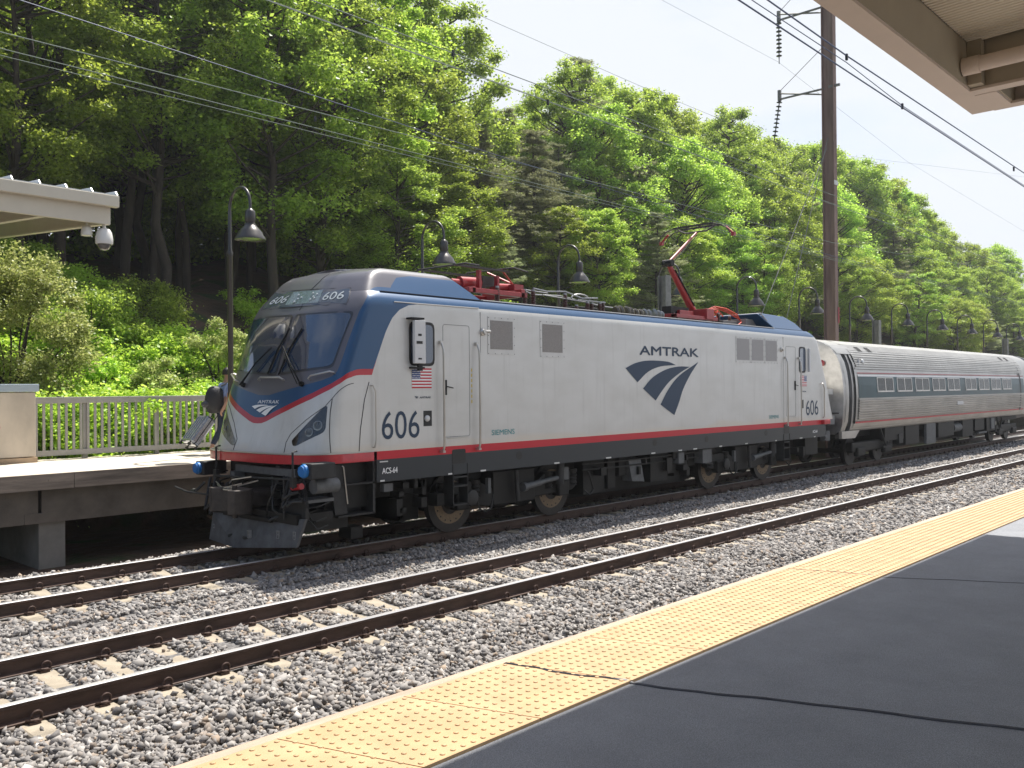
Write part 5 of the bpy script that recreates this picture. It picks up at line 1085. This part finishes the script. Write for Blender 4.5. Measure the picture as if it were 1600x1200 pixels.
body_ = skinfig('body', B, E_, skin, per)
skinfig('shirt', [(pt(0, 0, 1.0), .175, .15), (pt(.01, 0, 1.15), .17, .14), (pt(.04, 0, 1.35), .195, .15), (pt(.06, 0, 1.46), .12, .11), (pt(.05, -.2, 1.44), .08), (pt(0, -.245, 1.24), .07), (pt(.05, .2, 1.44), .08), (pt(.06, .26, 1.22), .07)], [(0, 1), (1, 2), (2, 3), (2, 4), (4, 5), (2, 6), (6, 7)], shirt, per)
skinfig('trousers', [(pt(0, 0, .98), .17, .14), (pt(0, -.09, .88), .11), (pt(.16, -.10, .50), .085), (pt(.21, -.1, .14), .065), (pt(0, .09, .88), .11), (pt(-.04, .10, .50), .085), (pt(-.26, .1, .18), .065)], [(0, 1), (1, 2), (2, 3), (0, 4), (4, 5), (5, 6)], jean, per)
m = MB(); hc = Vector(pt(.10, 0, 1.70)); G = []
for i in range(7):
    a_ = i/6*PI*.62; G.append([tuple(hc+Vector((-.115*math.sin(a_)*math.cos(t)-.01, .105*math.sin(a_)*math.sin(t), .13*math.cos(a_)))+Vector((-.02*i/6, 0, 0))) for t in np.linspace(0, 2*PI, 17)[:-1]])
m.grid(G, wrap=True); m.build('hair', hairm, per, 60)
face = MB().lathe(pt(.205, 0, 1.66), (1, 0, -.2), [(.02, -.02), (.015, .0), (.006, .02)], 8)
for dy in (-.035, .035): face.lathe(pt(.185, dy, 1.69), (1, 0, 0), [(.012, 0), (.008, .01)], 8)
face.box(*[v for v in (bxp+.18, bxp+.195, byp-.03, byp+.03, FZ+1.60*1.12, FZ+1.607*1.12)]); face.build('face_features', mat('face detail', (.2, .09, .07), .5), per)
for dy in (-.095, .095): MB().lathe(pt(.09, dy, 1.66), (0, dy, 0), [(.03, 0), (.034, .012), (.015, .015)], 10).build('ear', skin, per)
bpk = thing('backpack', 'rounded black backpack on the traveller beside the locomotive nose', 'backpack', pt(-.3, 0, 1.0))
skinfig('pack_body', [(pt(-.24, -.04, .84), .15, .20), (pt(-.27, -.04, 1.0), .19, .24), (pt(-.28, -.04, 1.2), .19, .25), (pt(-.22, -.04, 1.44), .13, .18)], [(0, 1), (1, 2), (2, 3)], mat('black nylon', (.014, .014, .018), .6, bump=.5, bscale=14), bpk)
skinfig('front_pocket', [(pt(-.46, -.04, .96), .10, .15), (pt(-.49, -.04, 1.14), .10, .15)], [(0, 1)], mat('grey nylon', (.04, .04, .05), .4), bpk)
m = MB(); m.tube([pt(-.15, -.14, 1.42), pt(.02, -.16, 1.50), pt(.17, -.15, 1.38), pt(.16, -.17, 1.15), pt(-.08, -.17, 1.0)], .022, 6); m.tube([pt(-.27, -.1, 1.5), pt(-.3, -.05, 1.58), pt(-.3, 0, 1.5)], .015, 6); m.build('strap', black, bpk, 60)
sc_ = thing('suitcase', 'shiny silver hard shell suitcase tilted on its wheels beside the railing', 'suitcase', (10.15, 19.5, FZ))
ax = Vector((.62, 0, .78)).normalized(); bx2 = Vector((-.78, 0, .62)).normalized(); O_ = Vector((10.12, 19.28, 1.48))
def sp(a_, y, c): return tuple(O_+ax*a_+Vector((0, y, 0))+bx2*c)
shell = mat('brushed silver shell', (.34, .37, .45), .22, .75, coat=.6); m = MB()
m.hexa([sp(0, 0, 0), sp(.74, 0, 0), sp(.74, .5, 0), sp(0, .5, 0), sp(0, 0, .26), sp(.74, 0, .26), sp(.74, .5, .26), sp(0, .5, .26)])
shl = m.build('shell', shell, sc_, bevel=.05); m = MB()
for y in (.1, .2, .3, .4): m.hexa([sp(.06, y-.015, .255), sp(.68, y-.015, .255), sp(.68, y+.015, .255), sp(.06, y+.015, .255), sp(.06, y-.015, .275), sp(.68, y-.015, .275), sp(.68, y+.015, .275), sp(.06, y+.015, .275)])
m.build('ridges', shell, shl, bevel=.005); m = MB(); m.tube([sp(-.003, 0, .13), sp(.743, 0, .13), sp(.743, .5, .13), sp(-.003, .5, .13)], .012, 6, closed=True); m.build('zip_frame', black, shl)
for y in (.04, .46):
    for c in (.03, .23): p = sp(-.05, y, c); MB().cyl((p[0], p[1]-.02, max(p[2], FZ+.035)), (p[0], p[1]+.02, max(p[2], FZ+.035)), .035, n=12).cyl(p, sp(.02, y, c), .02, n=8).build('wheel', black, sc_, 40)
m = MB(); m.tube([sp(.72, .12, .02), sp(1.12, .12, .02), sp(1.14, .18, .02), sp(1.14, .32, .02), sp(1.12, .38, .02), sp(.72, .38, .02)], .012, 6); m.build('pull_handle', black, sc_)
# ================================================================== VEGETATION
LEAF = {'lime': leafmat('bright broad leaves', (.16, .26, .03), (.27, .41, .05), (.42, .55, .11), .58), 'mid': leafmat('mid green leaves', (.13, .21, .03), (.22, .35, .045), (.38, .52, .09), .58),
        'pine': leafmat('grey green needles', (.17, .20, .09), (.25, .29, .13), (.35, .38, .19), .35, .6), 'bush': leafmat('olive bush leaves', (.19, .26, .06), (.31, .39, .11), (.50, .54, .24), .5), 'vine': leafmat('yellow green vine leaves', (.19, .31, .03), (.33, .50, .05), (.50, .64, .13), .5)}
bark = mat('dark bark', (.050, .038, .030), .9, 0, .5, 5, .6, 14, stretch=(1, 1, .2))
def leafcloud(C_, R_, N_, size, flat=.8, upb=.5, aspect=.62):
    """C_ (k,3) clump centres, R_ radii, N_ leaves per clump -> quads"""
    k = len(C_); n_ = k*N_; c = np.repeat(C_, N_, 0); r_ = np.repeat(R_, N_)
    d = RNG.normal(size=(n_, 3)); d /= np.linalg.norm(d, axis=1)[:, None]; rad = RNG.random(n_)**.45
    P_ = c+RNG.normal(0, 1, (n_, 3))*(r_*.52)[:, None]*np.array([1.1, 1.1, flat])*.66+d*(r_*rad)[:, None]*np.array([1, 1, flat])*.48
    nrm = RNG.normal(size=(n_, 3))+np.array([0, 0, upb*2])+d*.8; nrm /= np.linalg.norm(nrm, axis=1)[:, None]
    a_ = np.cross(nrm, RNG.normal(size=(n_, 3))); a_ /= np.linalg.norm(a_, axis=1)[:, None]; b_ = np.cross(nrm, a_)
    s_ = (size*RNG.uniform(.6, 1.3, n_))[:, None]
    V = np.stack([P_-a_*s_*.5, P_+b_*s_*aspect*.5-nrm*s_*.08, P_+a_*s_*.5, P_-b_*s_*aspect*.5-nrm*s_*.08], 1).reshape(-1, 3)
    return V, np.arange(n_*4).reshape(-1, 4)
def broad(seed, H, base, R, nc_, nl, size, lm, name):
    rg = np.random.default_rng(seed); t = thing(name, '', 'tree'); tr = MB(); P = []; x = y = 0.
    for i in range(9): z = H*.86*i/8; P.append((x, y, z)); x += rg.normal(0, .16); y += rg.normal(0, .16)
    P[0] = (0, 0, -.6); tr.tube(P, [max(.04, .19*(1-i/8)**.8+.03) for i in range(9)], 8)
    C_ = []; R_ = []
    for i in range(nc_):
        f_ = rg.random()**.85; z = base+(H-base)*f_; w_ = R*(math.sin(PI*min(1, .14+.82*f_))**.6)*(1 if f_ > .25 else .8+.2*f_*4)
        a_ = rg.uniform(0, 2*PI); q = rg.uniform(.35, 1)**.6; tx, ty = np.interp(z, [p[2] for p in P], [p[0] for p in P]), np.interp(z, [p[2] for p in P], [p[1] for p in P])
        C_.append((tx+w_*q*math.cos(a_), ty+w_*q*math.sin(a_), z+rg.normal(0, .3))); R_.append(rg.uniform(.38, .98)*(1.1-.4*f_)*R/3.4)
        if i % 2 == 0:
            zz = max(base*.6, z-w_*q*.6); sx, sy = np.interp(zz, [p[2] for p in P], [p[0] for p in P]), np.interp(zz, [p[2] for p in P], [p[1] for p in P])
            cx, cy, cz = C_[-1]; tr.tube([(sx, sy, zz), (sx*.45+cx*.55, sy*.45+cy*.55, zz*.55+cz*.45), (cx, cy, cz)], [.07, .045, .015], 5)
    C_.append((P[-1][0], P[-1][1], H-.4)); R_.append(.7*R/3.4)
    tr.build('trunk', bark, t, 60); V, F = leafcloud(np.array(C_), np.array(R_), nl, size)
    o = bpy.data.objects.new('crown', npmesh('crown', V, F, [LEAF[lm]])); COL.objects.link(o); o.parent = t; return t, H
def pine(seed, H, base, R, name):
    rg = np.random.default_rng(seed); t = thing(name, '', 'tree'); tr = MB(); tr.tube([(0, 0, -.6), (.1, 0, H*.5), (0, .1, H)], [.24, .15, .02], 8); C_ = []
    z = base
    while z < H-.2:
        f_ = (z-base)/(H-base); L = R*(1-f_)**.75*(.65+.35*math.sin(f_*3+.6))+.35
        for k_ in range(rg.integers(3, 6)):
            a_ = rg.uniform(0, 2*PI); l = L*rg.uniform(.6, 1.15); up_ = rg.uniform(-.02, .3); pts = []
            for i in range(4): q = i/3; pts.append((math.cos(a_)*l*q, math.sin(a_)*l*q, z+l*up_*q+.12*l*q*q))
            tr.tube(pts, [.04, .03, .02, .008], 4)
            for i in range(int(5+l*6)):
                q = rg.uniform(.25, 1.05); C_.append((math.cos(a_)*l*q+rg.normal(0, .16*l*q**.5*.8), math.sin(a_)*l*q+rg.normal(0, .16*l*q**.5*.8), z+l*up_*q+.12*l*q*q+rg.normal(0, .06)))
        z += rg.uniform(.3, .6)
    tr.build('trunk', bark, t, 60); C_ = np.array(C_); V, F = leafcloud(C_, np.full(len(C_), .26), 26, .24, .5, .3, .16)
    o = bpy.data.objects.new('crown', npmesh('crown', V, F, [LEAF['pine']])); COL.objects.link(o); o.parent = t; return t, H
protos = {'A': [broad(1, 15, 2.4, 3.8, 135, 330, .165, 'mid', 'broadleaf_tree'), broad(2, 17, 4, 3.5, 130, 330, .165, 'lime', 'broadleaf_tree'), broad(3, 14, 1.6, 4.0, 140, 320, .165, 'lime', 'broadleaf_tree'), broad(4, 18, 3, 3.6, 140, 330, .16, 'mid', 'broadleaf_tree')],
          'H': [broad(5, 18, 5.2, 3.9, 140, 330, .17, 'mid', 'broadleaf_tree'), broad(6, 19, 6.2, 3.7, 135, 330, .17, 'mid', 'broadleaf_tree')], 'P': [pine(7, 17, 5, 3.8, 'pine_tree'), pine(8, 15, 2.5, 3.4, 'pine_tree')]}
used_ = set()
SKY = [(.312, .48), (.52, .536), (.812, .614), (.937, .598), (.977, .58), (1.02, .532), (1.064, .48), (1.128, .555), (1.249, .627), (1.364, .623), (1.447, .595), (1.561, .61), (1.686, .626), (1.766, .603), (1.977, .626), (2.223, .661), (2.469, .667), (2.809, .635), (3.033, .568), (3.287, .526), (3.657, .535), (3.914, .577), (4.192, .435), (5, .42), (8, .40)]
def plant(kind, idx, x, y, htop, lb, cat='tree', grp=None, wid=1.):
    pr, H = protos[kind][idx]; t = pr if (kind, idx) not in used_ else clone(pr); used_.add((kind, idx)); z = hill(x, y); s_ = (htop-z)/H
    t.location = (x, y, z-.1); t.scale = (s_**.5*wid, s_**.5*wid, s_); t.rotation_euler = (0, 0, random.uniform(0, 6.28)); t['label'] = lb; t['category'] = cat
    if grp: t['group'] = grp
    elif 'group' in t.keys(): del t['group']
    return t
def topz(x, y, f_=1.): return 2.755+float(np.interp(x/y, [s_[0] for s_ in SKY], [s_[1] for s_ in SKY]))*y*f_
LMX = [(.55, 'behind the far canopy'), (.66, 'left of the first lamp'), (.80, 'behind the blue cab roof'), (1.0, 'above the second lamp'), (1.25, 'behind the front roof pantograph'), (1.55, 'behind the locomotive roof centre'), (1.85, 'beside the raised pantograph'), (2.2, 'left of the tall pole'), (2.6, 'just right of the tall pole'), (3.2, 'above the near coach end'), (4.2, 'above the far coach end'), (99, 'at the far right')]
def place_words(r_): return next(s_ for a_, s_ in LMX if r_ < a_)
seen = {}
rows = [(31.2, 3.9, .60, 'front row'), (34.5, 4.2, .84, 'second row'), (38.5, 4.6, 1.0, 'skyline')]
for ri, (yb, st, hf, rn) in enumerate(rows):
    x = 6.0+ri*1.3
    while x < (150 if ri < 2 else 190):
        y = yb+random.uniform(-1.2, 1.2); r_ = x/y; left = r_ < .80
        hz = topz(x, y, hf*random.uniform(.86, 1.0) if ri < 2 else random.uniform(.93, 1.0))
        if left: kind, idx = (('H', random.randrange(2)) if .38 < r_ < .66 and ri < 2 else ('A', random.choice((0, 1, 1, 3)))); hz = topz(x, y, random.uniform(.92, 1.15))
        else: kind, idx = ('P', random.randrange(2)) if random.random() < .22 else ('A', random.randrange(4))
        if .98 < r_ < 1.09: kind, idx = 'P', 0
        if left and ri == 0 and r_ < .8:
            if random.random() < .35: x += st; continue
        z0 = hill(x, y)
        if hz-z0 < 4: hz = z0+4+random.random()*2
        adj = {('A', 0): 'dark green', ('A', 1): 'bright lime green', ('A', 2): 'low lime green', ('A', 3): 'mid green', ('H', 0): 'tall', ('H', 1): 'slender', ('P', 0): 'grey-green', ('P', 1): 'short grey-green'}[(kind, idx)]
        base_ = f"{adj} {'pine' if kind == 'P' else 'tree'} {dict(zip(('front row', 'second row', 'skyline'), ('in front', 'half hidden', 'on the skyline')))[rn]} {place_words(r_)}"
        g_ = 'trees of the wooded bank'; plant(kind, idx, x, y, hz, base_, 'tree', g_, random.uniform(1.0, 1.25))
        x += st*random.uniform(.8, 1.25)*(1 if x < 80 else 1.35)
# deep rows that close the gaps
for yb, st in ((44, 6), (52, 8)):
    x = 10.
    while x < 170:
        y = yb+random.uniform(-2, 2); plant('A' if random.random() < .7 else 'H', random.randrange(2), x, y, topz(x, y, random.uniform(.78, .93)), 'broadleaf tree deep in the wood behind the front rows', 'tree', 'trees deep in the wood', 1.5); x += st*random.uniform(.8, 1.2)
byl = {}
for o in COL.objects:
    if o.get('group') == 'trees of the wooded bank': byl.setdefault(o['label'], []).append(o)
for lb, L_ in byl.items():
    L_.sort(key=lambda o: o.location.x/o.location.y)
    if len(L_) == 2: L_[0]['label'] += ', left one'; L_[1]['label'] += ', right one'
    elif len(L_) > 2:
        for i, o in enumerate(L_): o['label'] += ', '+('first', 'second', 'third', 'fourth', 'fifth', 'sixth', 'seventh', 'eighth')[min(i, 7)]+' from left'
C_ = np.stack([RNG.uniform(9, 60, 420), RNG.uniform(39.5, 42, 420), RNG.random(420)*4.5], 1); C_[:, 2] += [hill(a_, b_) for a_, b_ in C_[:, :2]]
V, F = leafcloud(C_, RNG.uniform(.8, 1.4, 420), 170, .30, .8, .5)
o = bpy.data.objects.new('understory', npmesh('understory', V, F, [LEAF['mid']])); COL.objects.link(o); o['kind'] = 'stuff'
# the wood behind, too deep to count
nb_ = 1900; C_ = np.stack([RNG.uniform(8, 190, nb_), RNG.uniform(56, 62, nb_), RNG.random(nb_)**1.1*17], 1); C_[:, 2] += [hill(a_, b_) for a_, b_ in C_[:, :2]]
V, F = leafcloud(C_, RNG.uniform(1.2, 2.4, nb_), 190, .5, .8, .5)
o = bpy.data.objects.new('far_wood', npmesh('far_wood', V, F, [LEAF['mid']])); COL.objects.link(o); o['kind'] = 'stuff'
# dark slender trunks at the left
for x, y in ((12.2, 33), (14.6, 33.5), (15.4, 33), (16.1, 34), (16.9, 33), (17.6, 35), (19, 33.5), (20.5, 34.5), (22.1, 33)):
    z = hill(x, y); m = MB(); P = [(x, y, z-.5)]
    for i in range(1, 7): P.append((P[-1][0]+random.gauss(0, .12), P[-1][1]+random.gauss(0, .12), z+i*2.3))
    r0 = random.uniform(.13, .26); m.tube(P, [r0*(1-.1*i) for i in range(7)], 8)
    for k_ in range(4): q = P[2+k_]; m.tube([q, (q[0]+random.uniform(-1, 1), q[1]+random.uniform(-.6, .6), q[2]+random.uniform(.4, 1.2))], [.04, .012], 5)
    tag(m.build('tree_trunk', bark, smooth=60), 'dark bare trunk in the shade of the wood left of the cab', 'tree trunk', 'dark bare trunks in the shade at the left')
# bushes
def bush(x, y, w_, h, n_, nl, size, lm, lb, grp=None, z0=None):
    z = hill(x, y) if z0 is None else z0; t = thing('bush', lb, 'bush', (x, y, z), grp); tr = MB(); C_ = []; R_ = []
    for i in range(n_):
        a_ = random.uniform(0, 2*PI); q = random.random()**.5; f_ = random.random(); rr = w_*q*math.sin(PI*min(.95, .25+.6*f_)); C_.append((x+rr*math.cos(a_), y+rr*math.sin(a_)*.8, z+h*(.1+.85*f_))); R_.append(random.uniform(.28, .6)*w_/1.8)
        if i % 3 == 0: tr.tube([(x+random.uniform(-.2, .2), y+random.uniform(-.2, .2), z-.2), ((x+C_[-1][0])/2, (y+C_[-1][1])/2, z+h*f_*.6), C_[-1]], [.04, .025, .008], 4)
    tr.build('stems', bark, t); V, F = leafcloud(np.array(C_), np.array(R_), nl, size)
    o = bpy.data.objects.new('foliage', npmesh('foliage', V, F, [LEAF[lm]])); COL.objects.link(o); put(o, t); return t
bush(7.6, 23.6, 1.9, 4.0, 60, 520, .085, 'bush', 'big olive green bush at the left edge under the far canopy', z0=2.2)
bush(13.4, 24.2, .95, 2.4, 26, 420, .075, 'bush', 'small pale bush directly left of the cab behind the first lamp', z0=2.6)
bush(10.6, 26.5, 1.8, 2.2, 34, 420, .09, 'mid', 'dark green shrub in the shade right of the big olive bush'); bush(12.6, 27.6, 1.9, 2.0, 34, 420, .09, 'mid', 'dark green shrub high on the bank left of the first lamp')
bush(9.6, 28.5, 1.8, 2.5, 30, 400, .09, 'mid', 'dark shrub behind the big olive bush at the foot of the trunks'); bush(6.0, 26.5, 2, 3.4, 30, 400, .09, 'mid', 'leafy shrub at the left edge beneath the canopy'); bush(11.4, 23.4, 1.0, 1.5, 22, 380, .08, 'bush', 'low sunlit shrub above the middle of the railing')
bush(9.7, 23.6, .9, 1.6, 20, 380, .08, 'vine', 'light green sapling clump above the left end of the railing')
# ground cover on the bank: uncountable
C_ = []; R_ = []
for i in range(4300):
    x = random.uniform(3, 16) if i < 2600 else random.uniform(16, 34) if i < 3900 else random.uniform(34, 90); y = random.uniform(21.1, 31.5) if random.random() < .78 else random.uniform(21.0, 22.6)
    if 12.6 < x < 17.5 and y > 26.6: continue
    h = max(0, 1.75-.55*(y-21.3)) if y < 24 else .75
    C_.append((x, y, hill(x, y)+random.uniform(.05, .3+h)+.25*math.sin(x*1.3)*math.sin(y))); R_.append(random.uniform(.22, .5))
V, F = leafcloud(np.array(C_), np.array(R_), 130, .10, .7, .9, .8)
o = bpy.data.objects.new('undergrowth', npmesh('undergrowth', V, F, [LEAF['vine']])); COL.objects.link(o); o['kind'] = 'stuff'
C_ = [(random.uniform(9.3, 10.2), random.uniform(20.3, 20.6), random.uniform(2.2, 2.6)) for _ in range(5)]
V, F = leafcloud(np.array(C_), np.full(5, .16), 22, .11, .7, .9, .8)
o = bpy.data.objects.new('climbing_vine', npmesh('climbing_vine', V, F, [LEAF['vine']])); COL.objects.link(o); tag(o, 'sprig of yellow green vine poking through the railing', 'vine')

# thin summer haze
hz_ = MB().box(-30, 200, -20, 95, -2, 46); hm = bpy.data.materials.new('summer haze'); hm.use_nodes = True; hn = hm.node_tree; hn.nodes.remove(hn.nodes['Principled BSDF'])
pv = hn.nodes.new('ShaderNodeVolumePrincipled'); pv.inputs['Color'].default_value = (.92, .95, 1, 1); pv.inputs['Density'].default_value = .00045; pv.inputs['Anisotropy'].default_value = .35
hn.links.new(pv.outputs[0], hn.nodes['Material Output'].inputs['Volume']); o = hz_.build('haze', hm); o['kind'] = 'stuff'
